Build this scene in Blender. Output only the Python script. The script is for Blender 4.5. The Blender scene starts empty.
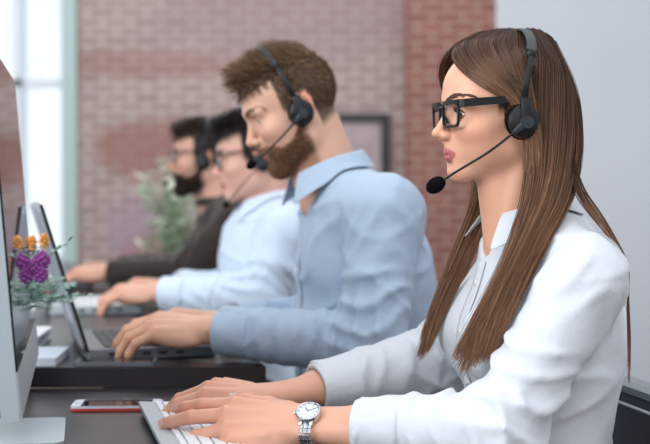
import bpy, bmesh, math, random
import numpy as np
from mathutils import Vector, Matrix

random.seed(7)
RNG = np.random.default_rng(11)
SC = bpy.context.scene
COL = SC.collection
R = math.radians

# ----------------------------------------------------------------- camera frame of reference
CAM = np.array([0.0, 0.0, 1.12])
FPX = 1300.0
PITCH = math.atan(37 / FPX)


def W(px, py, d):
    """A real place: the point seen at (px, py) that stands d metres in front of the camera."""
    u = (px - 325.0) / FPX
    v = (222.0 - py) / FPX
    cy = math.cos(PITCH) + v * math.sin(PITCH)
    cz = -math.sin(PITCH) + v * math.cos(PITCH)
    return np.array([u * d / cy, d, CAM[2] + cz * d / cy])


def lin(c):
    out = []
    for v in c[:3]:
        v = v / 255.0
        out.append(v / 12.92 if v <= 0.04045 else ((v + 0.055) / 1.055) ** 2.4)
    return np.array(out)


def rgba(c):
    l = lin(c)
    return (float(l[0]), float(l[1]), float(l[2]), 1.0)


# ----------------------------------------------------------------- objects
def mesh_np(name, v, f, col=None, smooth=True):
    v = np.asarray(v, dtype=np.float32)
    f = np.asarray(f, dtype=np.int32)
    me = bpy.data.meshes.new(name)
    me.vertices.add(len(v))
    me.vertices.foreach_set('co', v.ravel())
    k = f.shape[1]
    me.loops.add(f.size)
    me.loops.foreach_set('vertex_index', f.ravel())
    me.polygons.add(len(f))
    me.polygons.foreach_set('loop_start', np.arange(0, f.size, k, dtype=np.int32))
    me.polygons.foreach_set('loop_total', np.full(len(f), k, dtype=np.int32))
    me.polygons.foreach_set('use_smooth', np.full(len(f), smooth, dtype=bool))
    if col is not None:
        a = me.attributes.new('Col', 'FLOAT_COLOR', 'POINT')
        c = np.ones((len(v), 4), dtype=np.float32)
        c[:, :col.shape[1]] = col
        a.data.foreach_set('color', c.ravel())
    me.update(calc_edges=True)
    me.validate()
    return me


def link(name, me, mat=None, parent=None):
    o = bpy.data.objects.new(name, me)
    COL.objects.link(o)
    if mat is not None:
        me.materials.append(mat)
    if parent is not None:
        o.parent = parent
    return o


def tag(o, label=None, cat=None, group=None, kind=None):
    if label:
        o['label'] = label
    if cat:
        o['category'] = cat
    if group:
        o['group'] = group
    if kind:
        o['kind'] = kind
    return o


def empty(name, loc, rz=0.0, label=None, cat=None, group=None):
    o = bpy.data.objects.new(name, None)
    o.empty_display_size = 0.05
    COL.objects.link(o)
    o.location = loc
    o.rotation_euler = (0, 0, rz)
    bpy.context.view_layer.update()
    return tag(o, label, cat, group)


def bm_obj(name, bm, mat, parent=None, smooth=False, bevel=0.0, seg=2, xf=None):
    me = bpy.data.meshes.new(name)
    if xf is not None:
        bmesh.ops.transform(bm, matrix=xf, verts=bm.verts)
    if bevel > 0:
        bmesh.ops.bevel(bm, geom=[e for e in bm.edges if e.calc_face_angle(0) > 0.5], offset=bevel, segments=seg,
                        profile=0.5, affect='EDGES')
    bmesh.ops.recalc_face_normals(bm, faces=bm.faces)
    bm.to_mesh(me)
    bm.free()
    for p in me.polygons:
        p.use_smooth = smooth
    if smooth:
        try:
            me.set_sharp_from_angle(angle=R(38))
        except Exception:
            pass
    return link(name, me, mat, parent)


def add_box(bm, c, s, rot=None):
    r = bmesh.ops.create_cube(bm, size=1.0)
    m = Matrix.Translation(Vector(c)) @ ((rot or Matrix()).to_4x4()) @ Matrix.Diagonal((s[0], s[1], s[2], 1.0))
    bmesh.ops.transform(bm, matrix=m, verts=r['verts'])
    return r['verts']


def add_cyl(bm, c, r1, r2, h, seg=32, rot=None):
    r = bmesh.ops.create_cone(bm, cap_ends=True, cap_tris=False, segments=seg, radius1=r1, radius2=r2, depth=h)
    m = Matrix.Translation(Vector(c)) @ ((rot or Matrix()).to_4x4())
    bmesh.ops.transform(bm, matrix=m, verts=r['verts'])
    return r['verts']


def add_ball(bm, c, rad, u=20, v=14, rot=None):
    r = bmesh.ops.create_uvsphere(bm, u_segments=u, v_segments=v, radius=1.0)
    if not hasattr(rad, '__len__'):
        rad = (rad, rad, rad)
    m = Matrix.Translation(Vector(c)) @ ((rot or Matrix()).to_4x4()) @ Matrix.Diagonal((rad[0], rad[1], rad[2], 1.0))
    bmesh.ops.transform(bm, matrix=m, verts=r['verts'])
    return r['verts']


def add_prism(bm, pts, z0, z1):
    lo = [bm.verts.new((p[0], p[1], z0)) for p in pts]
    hi = [bm.verts.new((p[0], p[1], z1)) for p in pts]
    n = len(pts)
    bm.faces.new(hi)
    bm.faces.new(lo[::-1])
    for i in range(n):
        bm.faces.new((lo[i], lo[(i + 1) % n], hi[(i + 1) % n], hi[i]))
    return lo + hi


def round_rect(w, h, r, n=6):
    out = []
    for cx, cy, a0 in ((w / 2 - r, h / 2 - r, 0), (-w / 2 + r, h / 2 - r, 90), (-w / 2 + r, -h / 2 + r, 180), (w / 2 - r, -h / 2 + r, 270)):
        for k in range(n + 1):
            a = R(a0 + 90 * k / n)
            out.append((cx + r * math.cos(a), cy + r * math.sin(a)))
    return out


def sweep(bm, pts, sec, up=(0, 0, 1), closed=False, scale=None):
    """Sweep a cross-section (list of (a, b): a along the side vector, b along the up vector) along pts."""
    P = [np.asarray(p, float) for p in pts]
    n = len(P)
    up = np.asarray(up, float)
    rings = []
    for i in range(n):
        if closed:
            t = P[(i + 1) % n] - P[i - 1]
        else:
            t = P[min(i + 1, n - 1)] - P[max(i - 1, 0)]
        t = t / (np.linalg.norm(t) + 1e-12)
        u = up if up.ndim == 1 else up[i]
        s = np.cross(t, u)
        s = s / (np.linalg.norm(s) + 1e-12)
        b = np.cross(s, t)
        k = 1.0 if scale is None else scale[i]
        rings.append([bm.verts.new(tuple(P[i] + s * a * k + b * c * k)) for a, c in sec])
    m = len(sec)
    rng = range(n if closed else n - 1)
    for i in rng:
        A, B = rings[i], rings[(i + 1) % n]
        for j in range(m):
            bm.faces.new((A[j], A[(j + 1) % m], B[(j + 1) % m], B[j]))
    if not closed:
        bm.faces.new(rings[0][::-1])
        bm.faces.new(rings[-1])


def circ(r, n=10, ry=None):
    ry = r if ry is None else ry
    return [(r * math.cos(2 * math.pi * k / n), ry * math.sin(2 * math.pi * k / n)) for k in range(n)]


def catmull(pts, m):
    p = np.asarray(pts, float)
    n = len(p)
    ext = np.vstack([2 * p[0] - p[1], p, 2 * p[-1] - p[-2]])
    t = np.linspace(0, n - 1, m)
    i = np.minimum(t.astype(int), n - 2)
    f = (t - i)[:, None]
    a, b, c, d = ext[i], ext[i + 1], ext[i + 2], ext[i + 3]
    return 0.5 * (2 * b + (c - a) * f + (2 * a - 5 * b + 4 * c - d) * f * f + (3 * b - a - 3 * c + d) * f ** 3)


# ----------------------------------------------------------------- materials
def mat(name, color, rough=0.5, metal=0.0, spec=0.5, **kw):
    m = bpy.data.materials.new(name)
    m.use_nodes = True
    nt = m.node_tree
    b = nt.nodes['Principled BSDF']
    b.inputs['Base Color'].default_value = rgba(color)
    b.inputs['Roughness'].default_value = rough
    b.inputs['Metallic'].default_value = metal
    b.inputs['Specular IOR Level'].default_value = spec
    for k, v in kw.items():
        b.inputs[k.replace('_', ' ')].default_value = v
    return m


def nd(nt, typ, **kw):
    n = nt.nodes.new(typ)
    for k, v in kw.items():
        if hasattr(n, k):
            setattr(n, k, v)
        else:
            n.inputs[k.replace('_', ' ')].default_value = v
    return n


def noise_bump(m, scale=40.0, strength=0.15, dist=0.002, stretch=None, detail=3.0):
    nt = m.node_tree
    b = nt.nodes['Principled BSDF']
    tc = nd(nt, 'ShaderNodeTexCoord')
    mp = nd(nt, 'ShaderNodeMapping')
    if stretch:
        mp.inputs['Scale'].default_value = stretch
    nz = nd(nt, 'ShaderNodeTexNoise')
    nz.inputs['Scale'].default_value = scale
    nz.inputs['Detail'].default_value = detail
    bp = nd(nt, 'ShaderNodeBump')
    bp.inputs['Strength'].default_value = strength
    bp.inputs['Distance'].default_value = dist
    nt.links.new(tc.outputs['Object'], mp.inputs['Vector'])
    nt.links.new(mp.outputs['Vector'], nz.inputs['Vector'])
    nt.links.new(nz.outputs['Fac'], bp.inputs['Height'])
    nt.links.new(bp.outputs['Normal'], b.inputs['Normal'])
    return m


def noise_color(m, c1, c2, scale=8.0, detail=4.0, stretch=None, lo=0.35, hi=0.65):
    nt = m.node_tree
    b = nt.nodes['Principled BSDF']
    tc = nd(nt, 'ShaderNodeTexCoord')
    mp = nd(nt, 'ShaderNodeMapping')
    if stretch:
        mp.inputs['Scale'].default_value = stretch
    nz = nd(nt, 'ShaderNodeTexNoise')
    nz.inputs['Scale'].default_value = scale
    nz.inputs['Detail'].default_value = detail
    cr = nd(nt, 'ShaderNodeValToRGB')
    cr.color_ramp.elements[0].position = lo
    cr.color_ramp.elements[0].color = rgba(c1)
    cr.color_ramp.elements[1].position = hi
    cr.color_ramp.elements[1].color = rgba(c2)
    nt.links.new(tc.outputs['Object'], mp.inputs['Vector'])
    nt.links.new(mp.outputs['Vector'], nz.inputs['Vector'])
    nt.links.new(nz.outputs['Fac'], cr.inputs['Fac'])
    nt.links.new(cr.outputs['Color'], b.inputs['Base Color'])
    return m


def attr_mat(name, rough=0.5, spec=0.5, sss=0.0, bump=None, aniso=0.0):
    m = mat(name, (200, 200, 200), rough, 0.0, spec)
    nt = m.node_tree
    b = nt.nodes['Principled BSDF']
    a = nd(nt, 'ShaderNodeAttribute')
    a.attribute_name = 'Col'
    nt.links.new(a.outputs['Color'], b.inputs['Base Color'])
    if sss > 0:
        b.inputs['Subsurface Weight'].default_value = sss
        b.inputs['Subsurface Radius'].default_value = (1.0, 0.35, 0.2)
        b.inputs['Subsurface Scale'].default_value = 0.006
    if bump:
        noise_bump(m, *bump)
    return m


# ----------------------------------------------------------------- signed distance modelling
def ell(p, c, r, rot=None):
    q = p - np.asarray(c, np.float32)
    if rot is not None:
        q = q @ np.asarray(rot, np.float32)
    r = np.asarray(r, np.float32)
    a = q / r
    k0 = np.sqrt((a * a).sum(1)) + 1e-9
    b = a / r
    k1 = np.sqrt((b * b).sum(1)) + 1e-9
    return k0 * (k0 - 1) / k1


def cone(p, a, b, ra, rb):
    a = np.asarray(a, np.float32)
    b = np.asarray(b, np.float32)
    ba = b - a
    pa = p - a
    t = np.clip((pa @ ba) / (ba @ ba + 1e-12), 0, 1)
    d = pa - t[:, None] * ba
    return np.sqrt((d * d).sum(1)) - (ra + (rb - ra) * t)


def smin(a, b, k):
    h = np.clip(0.5 + 0.5 * (b - a) / k, 0, 1)
    return b + (a - b) * h - k * h * (1 - h)


def smax(a, b, k):
    return -smin(-a, -b, k)


def mesh_sdf(f, lo, hi, h, B=8):
    lo = np.asarray(lo, float)
    hi = np.asarray(hi, float)
    nb = np.maximum(1, np.ceil((hi - lo) / (h * B)).astype(int))
    n = nb * B + 1
    bc = np.stack(np.meshgrid(*[lo[i] + (np.arange(nb[i]) + 0.5) * h * B for i in range(3)], indexing='ij'), -1).reshape(-1, 3).astype(np.float32)
    fc = f(bc).astype(np.float32)
    near = np.abs(fc) < h * B * 0.866 * 1.45 + h
    F = np.repeat(np.repeat(np.repeat(fc.reshape(nb), B, 0), B, 1), B, 2)
    F = np.pad(F, ((0, 1), (0, 1), (0, 1)), mode='edge')
    idx = np.argwhere(near.reshape(nb))
    g = np.stack(np.meshgrid(*[np.arange(B + 1)] * 3, indexing='ij'), -1).reshape(-1, 3)
    step = max(1, 200000 // len(g))
    for s in range(0, len(idx), step):
        ii = (idx[s:s + step, None, :] * B + g[None]).reshape(-1, 3)
        P = (lo + ii * h).astype(np.float32)
        F[ii[:, 0], ii[:, 1], ii[:, 2]] = f(P)
    # surface nets
    S = F < 0
    c = [S[dx:n[0] - 1 + dx, dy:n[1] - 1 + dy, dz:n[2] - 1 + dz] for dx in (0, 1) for dy in (0, 1) for dz in (0, 1)]
    cnt = sum(x.astype(np.int8) for x in c)
    act = np.argwhere((cnt > 0) & (cnt < 8))
    off = np.array([(dx, dy, dz) for dx in (0, 1) for dy in (0, 1) for dz in (0, 1)])
    vals = [F[act[:, 0] + o[0], act[:, 1] + o[1], act[:, 2] + o[2]] for o in off]
    acc = np.zeros((len(act), 3))
    num = np.zeros(len(act))
    for i in range(8):
        for j in range(i + 1, 8):
            if np.abs(off[i] - off[j]).sum() != 1:
                continue
            m = (vals[i] < 0) != (vals[j] < 0)
            t = np.where(m, vals[i] / np.where(m, vals[i] - vals[j], 1), 0)
            acc += np.where(m[:, None], off[i] + t[:, None] * (off[j] - off[i]), 0)
            num += m
    V = lo + (act + acc / num[:, None]) * h
    ID = np.full(n - 1, -1, dtype=np.int32)
    ID[act[:, 0], act[:, 1], act[:, 2]] = np.arange(len(act))
    faces = []
    for ax in range(3):
        a1, a2 = (ax + 1) % 3, (ax + 2) % 3
        sl0 = [slice(None)] * 3
        sl1 = [slice(None)] * 3
        sl0[ax] = slice(0, n[ax] - 1)
        sl1[ax] = slice(1, n[ax])
        A, Bv = S[tuple(sl0)], S[tuple(sl1)]
        e = np.argwhere(A != Bv)
        e = e[(e[:, a1] > 0) & (e[:, a1] < n[a1] - 1) & (e[:, a2] > 0) & (e[:, a2] < n[a2] - 1)]
        ins = A[e[:, 0], e[:, 1], e[:, 2]]

        def cell(d1, d2):
            q = e.copy()
            q[:, a1] += d1
            q[:, a2] += d2
            return ID[q[:, 0], q[:, 1], q[:, 2]]
        q = np.stack([cell(-1, -1), cell(0, -1), cell(0, 0), cell(-1, 0)], 1)
        q[~ins] = q[~ins][:, ::-1]
        faces.append(q)
    Fq = np.vstack(faces)
    Fq = Fq[(Fq >= 0).all(1)]
    return V, Fq


def relax(V, Fq, it=2, lam=0.5):
    V = V.copy()
    n = len(V)
    for _ in range(it):
        acc = np.zeros_like(V)
        cnt = np.zeros(n)
        for a, b in ((0, 1), (1, 2), (2, 3), (3, 0)):
            np.add.at(acc, Fq[:, a], V[Fq[:, b]])
            np.add.at(cnt, Fq[:, a], 1)
            np.add.at(acc, Fq[:, b], V[Fq[:, a]])
            np.add.at(cnt, Fq[:, b], 1)
        V += lam * (acc / np.maximum(cnt, 1)[:, None] - V)
    return V


def push_out(P, f, dist, it=4):
    """Move points that sit inside f < dist out along its gradient."""
    P = P.astype(np.float32).copy()
    for _ in range(it):
        d = f(P)
        m = d < dist
        if not m.any():
            break
        Q = P[m]
        e = 0.002
        g = np.stack([f(Q + np.array(v, np.float32)) - f(Q - np.array(v, np.float32)) for v in ((e, 0, 0), (0, e, 0), (0, 0, e))], 1)
        g /= (np.linalg.norm(g, axis=1, keepdims=True) + 1e-9)
        P[m] = Q + g * np.minimum(dist - d[m], 0.02)[:, None]
    return P


def strands_mesh(S, rad, col, sides=3):
    """S (n, m, 3) strands to thin tapered tubes; rad scalar or (m,); col (n, 3) or (n, m, 3)."""
    n, m, _ = S.shape
    T = np.gradient(S, axis=1)
    T /= np.linalg.norm(T, axis=2, keepdims=True) + 1e-12
    ref = np.array([0.31, 0.57, 0.76])
    A = np.cross(T, ref)
    A /= np.linalg.norm(A, axis=2, keepdims=True) + 1e-12
    Bn = np.cross(T, A)
    rad = np.broadcast_to(np.asarray(rad, float), (m,))
    V = []
    for k in range(sides):
        a = 2 * math.pi * k / sides
        V.append(S + (A * math.cos(a) + Bn * math.sin(a)) * rad[None, :, None])
    V = np.stack(V, 2)                       # n, m, sides, 3
    base = (np.arange(n)[:, None] * m + np.arange(m - 1)[None]) * sides
    F = []
    for k in range(sides):
        k2 = (k + 1) % sides
        F.append(np.stack([base + k, base + k2, base + sides + k2, base + sides + k], -1).reshape(-1, 4))
    if col.ndim == 2:
        col = np.repeat(col[:, None, :], m, 1)
    C = np.repeat(col[:, :, None, :], sides, 2).reshape(-1, 3)
    return V.reshape(-1, 3), np.vstack(F), C


def cat_mesh(parts):
    vs, fs, cs, o = [], [], [], 0
    for v, f, c in parts:
        vs.append(v)
        fs.append(f + o)
        cs.append(c)
        o += len(v)
    return np.vstack(vs), np.vstack(fs), np.vstack(cs)


def rot_head(yaw, pitch, roll=0.0):
    """Local x forward, y left, z up -> world, for a person who faces -X; yaw turns to the camera, pitch nods down."""
    return np.array(Matrix.Rotation(math.pi + R(yaw), 3, 'Z') @ Matrix.Rotation(R(pitch), 3, 'Y') @ Matrix.Rotation(R(roll), 3, 'X'))
# ----------------------------------------------------------------- heads (local: x forward, y left, z up, origin between the ears)
def face_z(z, g):
    """A woman's lower face is shorter."""
    return np.where(z < .012, .012 + (z - .012) * (1.075 - .075 * g), z)


def head_fn(p, g, fine=True):
    """Signed distance of a head without its neck. g = 0 woman .. 1 man."""
    q = p.copy()
    q[:, 1] = np.abs(q[:, 1])
    q[:, 2] = face_z(q[:, 2], g)
    d = ell(q, (-.010, 0, .045), (.088, .072 + .003 * g, .080))
    d = smin(d, ell(q, (.028, 0, .052), (.061, .060 + .003 * g, .052)), .03)
    d = smin(d, ell(q, (.026, 0, -.012), (.058, .057 + .004 * g, .062)), .03)
    d = smin(d, ell(q, (.058, .040, -.012), (.026, .024, .021)), .024)              # cheekbone
    d = smin(d, cone(q, (.004, .041 + .008 * g, -.044 - .007 * g), (.068, .014 + .005 * g, -.076 - .005 * g), .021 + .002 * g, .0150 + .002 * g), .028)   # jaw
    d = smin(d, ell(q, (.050, 0, -.050), (.036, .036 + .002 * g, .032)), .022)
    d = smin(d, ell(q, (.066, 0, -.042), (.026, .029, .026)), .018)                 # mouth mound
    d = smin(d, ell(q, (.0745, 0, -.0785 - .004 * g), (.0155, .018 + .003 * g, .0145)), .016)           # chin
    d = smin(d, ell(q, (.048, .036, -.036), (.024, .019, .026)), .02)                # cheek
    if not fine:
        return d
    d = smin(d, cone(q, (.0815 + .004 * g, .012, .0345), (.069 + .003 * g, .046, .0335), .0085 + .001 * g, .008), .016)    # brow ridge
    d = smax(d, -ell(q, (.0925, .031, .0160), (.0150, .0180, .0118)), .014)         # eye socket
    # nose
    nz = .0035 * (1 - g)
    lz = .0020 * (1 - g)
    d = smin(d, cone(q, (.084, 0, .024), (.1045, 0, -.0135 + nz), .0062 + .001 * g, .0070 + .001 * g), .013)
    d = smin(d, ell(q, (.1062, 0, -.0178 + nz), (.0088, .0078 + .002 * g, .0070 + .001 * g)), .008)
    d = smin(d, ell(q, (.0950, .0100 + .0018 * g, -.0215 + nz), (.0090, .0060, .0068)), .006)
    d = smin(d, cone(q, (.0985, 0, -.0270 + nz), (.0885, 0, -.0330 + nz * .6), .0050, .0060), .007)    # columella
    d = smax(d, -ell(q, (.0985, .0060, -.0315 + nz), (.0052, .0030, .0034)), .003)
    # lids and eyes
    lid = ell(q, (.0668, .0310, .0155), (.0140, .0158, .0136))
    d = smin(d, lid, .0045)
    d = smax(d, -ell(q, (.0815, .0300, .0146), (.0085, .0118, .0046 - .0022 * g)), .002)
    # lips
    q = q.copy()
    q[:, 2] = q[:, 2] - lz
    up = smin(cone(q, (.0915, .0025, -.0456), (.0785, .0225, -.0502), .0048, .0028), ell(q, (.0915, 0, -.0470), (.0056, .007, .0040)), .004)
    lo = smin(cone(q, (.0890, .0000, -.0570), (.0780, .0210, -.0525), .0060, .0028), ell(q, (.0893, 0, -.0570), (.0058, .011, .0050)), .004)
    d = smin(d, up, .0050)
    d = smin(d, lo, .0050)
    d = smax(d, -cone(q, (.0980, 0, -.0512), (.0800, .0240, -.0516), .0016, .0010), .0022)
    d = smax(d, -ell(q, (.0935, 0, -.0668), (.0060, .0120, .0048)), .009)
    q[:, 2] = q[:, 2] + lz
    # ears
    tilt = np.array(Matrix.Rotation(R(-14), 3, 'Y') @ Matrix.Rotation(R(-16), 3, 'Z'))
    ear = ell(q, (-.008, .0735 + .003 * g, .004), (.0175, .0065, .0305), tilt)
    ear = smax(ear, -ell(q, (-.004, .0800 + .003 * g, .008), (.0105, .0055, .0200), tilt), .004)
    ear = smin(ear, ell(q, (.004, .0735 + .003 * g, -.002), (.0050, .0050, .0075)), .004)
    d = smin(d, ear, .006)
    return d


def head_cols(P, g, skin, lip, stubble=None, scalp=None):
    """Own colours of the skin: lips, warm cheeks and ears, shaven or bearded jaw, hair roots."""
    n = len(P)
    P = P.copy()
    P[:, 2] = face_z(P[:, 2], g)
    y = np.abs(P[:, 1])
    c = np.tile(lin(skin), (n, 1))

    def blend(w, col):
        w = np.clip(w, 0, 1)[:, None]
        return c * (1 - w) + lin(col) * w
    ck = np.exp(-(((P[:, 0] - .062) / .022) ** 2 + ((y - .045) / .022) ** 2 + ((P[:, 2] + .022) / .018) ** 2))
    red = tuple(np.array(skin) * np.array((1.0, .84, .80)))
    c = blend(ck * .55, red)
    ns = np.exp(-(((P[:, 0] - .106) / .012) ** 2 + (y / .012) ** 2 + ((P[:, 2] + .018) / .010) ** 2))
    c = blend(ns * .35, red)
    er = ((y > .0735) & (np.abs(P[:, 0] + .008) < .024)).astype(float)
    c = blend(er * .45, tuple(np.array(skin) * np.array((1.0, .74, .68))))
    top = .0020 * (1 - g) - .0405 - .0075 * (y / .0240) ** 2 + .0015 * np.exp(-((y - .0045) / .003) ** 2)
    bot = .0020 * (1 - g) - .0655 + .0125 * (y / .0240) ** 2
    lipm = np.clip((top - P[:, 2]) / .0010 + .5, 0, 1) * np.clip((P[:, 2] - bot) / .0012 + .5, 0, 1) * (P[:, 0] > .074) * np.clip((.0250 - y) / .002, 0, 1)
    c = blend(lipm * .95, lip)
    if stubble is not None:
        c = blend(beard_mask(P) * .85, stubble)
    if scalp is not None:
        c = blend(scalp_mask(P, g) * (1 if g > .5 else np.clip((.045 - P[:, 0]) / .01, 0, 1)), scalp)
    return c


def scalp_mask(P, g):
    """1 where hair grows on the skull."""
    x, y, z = P[:, 0], np.abs(P[:, 1]), P[:, 2]
    line = .078 - .35 * np.clip(x - .055, 0, 1) - .5 * np.clip(y - .045, 0, 1)          # front hairline height
    front = np.clip((z - (.078 - .010 * np.cos(y / .06 * 1.4))) / .004 + .5, 0, 1)
    side = np.clip((.032 - x) / .005 + .5, 0, 1) * np.clip((z - np.where(x > .004, -.006 + (.02 * (x > .022)), np.where(x > -.03, .022, -.040 - .25 * (x + .03)))) / .016 + .5, 0, 1)
    side = side * (y > .02) + (x < -.04) * np.clip((z + .050) / .016 + .5, 0, 1) * (y <= .02)
    m = np.maximum(front, np.clip(side, 0, 1))
    ear = (y > .0735) & (x > -.034) & (x < .016) & (z < .036)
    return np.where(ear, 0, m)


def beard_mask(P):
    x, y, z = P[:, 0], np.abs(P[:, 1]), P[:, 2]
    line = np.interp(x, (0, .020, .045, .062, .078, .100), (-.008, -.026, -.046, -.049, -.038, -.034))    # upper edge: sideburn, cheek, moustache
    m = np.clip((line - z) / .006 + .5, 0, 1) * np.clip((x - .000) / .010, 0, 1)
    mouth = (np.abs(z + .052) < .0095) & (y < .023) & (x > .07)
    under = np.clip((z + .118) / .01, 0, 1)
    m = np.where(mouth, 0, m) * under
    ph = (y < .006) & (z > -.040) & (x > .08)
    return np.where(ph, m * .5, m)


def nose_gap(P):
    return P


def eye_parts(root, M, H, iris_col, sc=1.0):
    """Two eyeballs with iris and pupil; M 3x3 to world, H head origin."""
    out = []
    for s in (1, -1):
        bm = bmesh.new()
        add_ball(bm, (0, 0, 0), .0122, 24, 18)
        me = bpy.data.meshes.new('eyeball')
        for v in bm.verts:
            pass
        bm.to_mesh(me)
        bm.free()
        for p in me.polygons:
            p.use_smooth = True
        o = link('eyeball', me, None, root)
        me.materials.append(MATS['eye_white'])
        me.materials.append(iris_col)
        me.materials.append(MATS['pupil'])
        for p in me.polygons:
            c = p.center.normalized()
            a = c.angle(Vector((1, 0, -.10)))
            p.material_index = 2 if a < R(12) else 1 if a < R(30) else 0
        loc = M @ np.array((.0678, .0312 * s, .0152)) * sc + H
        o.matrix_world = Matrix.Translation(Vector(loc)) @ Matrix(M.tolist()).to_4x4() @ Matrix.Scale(sc, 4)
        out.append(o)
    return out


def project_head(P, g, off, it=6):
    """Slide local points on to the head surface plus off."""
    f = lambda x: head_fn(x, g, False)
    P = P.astype(np.float32).copy()
    e = .0015
    for _ in range(it):
        d = f(P) - off
        gr = np.stack([f(P + np.array(v, np.float32)) - f(P - np.array(v, np.float32)) for v in ((e, 0, 0), (0, e, 0), (0, 0, e))], 1)
        gr /= (np.linalg.norm(gr, axis=1, keepdims=True) + 1e-9)
        P = P - gr * np.clip(d, -.02, .02)[:, None]
    return P, gr


def short_hairs(pts, g, dirs, length, n_seg, off, lift, curl=0.0):
    """Hairs that grow from local points along dirs, kept near the head."""
    n = len(pts)
    S = np.zeros((n, n_seg, 3))
    S[:, 0] = pts
    L = np.broadcast_to(np.asarray(length, float), (n,))
    f = lambda x: head_fn(x.astype(np.float32), g, False)
    D = dirs / (np.linalg.norm(dirs, axis=1, keepdims=True) + 1e-9)
    P = pts.copy()
    for k in range(1, n_seg):
        P = P + D * (L / (n_seg - 1))[:, None]
        P = push_out(P, f, .0008 + off * k / (n_seg - 1), 2)
        S[:, k] = P
    return S


def brow_hairs(g, n, thick, lenm, sides=(1, -1)):
    out = []
    for s in sides:
        t = RNG.random(n)
        c = catmull([(.092, .011, .0345 - .001 * g), (.087, .024, .0410 - .002 * g), (.079, .038, .0425 - .003 * g), (.066, .0495, .0360 - .002 * g)], 40)
        i = (t * 39).astype(int)
        P = c[i] + RNG.normal(0, 1, (n, 3)) * np.array((.0006, .001, .0016 * thick)) * (1 - .55 * t)[:, None]
        P[:, 1] *= s
        P, gr = project_head_fine(P, g, .0003)
        D = np.stack([-.35 - .5 * t, s * (.7 + 0 * t), .45 - 1.0 * t], 1)
        S = np.stack([P + D * lenm * k / 3 + gr * (.0012 * math.sin(k / 3 * 2.2)) for k in range(4)], 1)
        out.append(S)
    return np.concatenate(out)


def project_head_fine(P, g, off, it=5):
    f = lambda x: head_fn(x, g, True)
    P = P.astype(np.float32).copy()
    e = .001
    for _ in range(it):
        d = f(P) - off
        gr = np.stack([f(P + np.array(v, np.float32)) - f(P - np.array(v, np.float32)) for v in ((e, 0, 0), (0, e, 0), (0, 0, e))], 1)
        gr /= (np.linalg.norm(gr, axis=1, keepdims=True) + 1e-9)
        P = P - gr * np.clip(d, -.01, .01)[:, None]
    return P, gr
# ----------------------------------------------------------------- hands (local: x to the fingers, y to the thumb, z to the back of the hand)
FINGERS = {
    'index': ((.088, .0245, .003), (.043, .025, .0195), .0086),
    'middle': ((.092, .0045, .005), (.047, .029, .0200), .0088),
    'ring': ((.087, -.0150, .003), (.043, .027, .0195), .0083),
    'little': ((.078, -.0325, -.002), (.034, .0205, .0180), .0073),
}


def v3(*a):
    return np.array(a, float)


def unit(v):
    v = np.asarray(v, float)
    return v / (np.linalg.norm(v) + 1e-12)


def hand_chains(pose):
    """Joint chains of the five fingers in hand space; pose[name] = (spread, mcp, pip, dip) in degrees, thumb = direction triples."""
    ch = {}
    for k, (b, ph, r) in FINGERS.items():
        sp, m, p, d = pose[k]
        pts = [v3(*b)]
        a = 0
        for L, fl in zip(ph, (m, p, d)):
            a += R(fl)
            t = v3(math.cos(a) * math.cos(R(sp)), math.cos(a) * math.sin(R(sp)), -math.sin(a))
            pts.append(pts[-1] + t * L)
        ch[k] = (pts, r)
    pts = [v3(.020, .024, -.008)]
    for L, t in zip((.044, .032, .025), pose['thumb']):
        pts.append(pts[-1] + unit(t) * L)
    ch['thumb'] = (pts, .0100)
    return ch


def hand_sdf(q, ch, fat=1.0):
    d = cone(q, (0, .010, 0), (.088, .0225, .000), .0165 * fat, .0120 * fat)
    d = smin(d, cone(q, (0, .002, .001), (.092, .004, .001), .0160 * fat, .0125 * fat), .010)
    d = smin(d, cone(q, (0, -.006, 0), (.086, -.015, -.000), .0160 * fat, .0120 * fat), .010)
    d = smin(d, cone(q, (0, -.010, -.001), (.076, -.0315, -.004), .0155 * fat, .0105 * fat), .010)
    d = smin(d, ell(q, (.042, -.028, -.010), (.036, .0125, .0125)), .010)
    d = smin(d, ell(q, (.046, .0, -.007), (.040, .032, .012)), .012)
    for k in ('index', 'middle', 'ring', 'little'):           # knuckle and tendon
        b = ch[k][0][0]
        d = smin(d, cone(q, b + v3(-.045, -.2 * b[1], .010), b + v3(-.002, 0, .0095), .0022, .0040), .008)
    out = d
    tot = None
    for k, (pts, r) in ch.items():
        r = r * fat
        if k == 'thumb':
            f = cone(q, pts[0], pts[1], r * 1.55, r * 1.15)
            f = smin(f, cone(q, pts[1], pts[2], r * 1.08, r * .98), .006)
            f = smin(f, cone(q, pts[2], pts[3] - unit(pts[3] - pts[2]) * r * .8, r * 1.0, r * .80), .004)
            out = smin(out, f, .014)
        else:
            f = cone(q, pts[0], pts[1], r * 1.10, r * .98)
            f = smin(f, cone(q, pts[1], pts[2], r * 1.00, r * .90), .003)
            f = smin(f, cone(q, pts[2], pts[3] - unit(pts[3] - pts[2]) * r * .78, r * .90, r * .79), .003)
            tot = f if tot is None else np.minimum(tot, f)
    return smin(out, tot, .0055)


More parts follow.
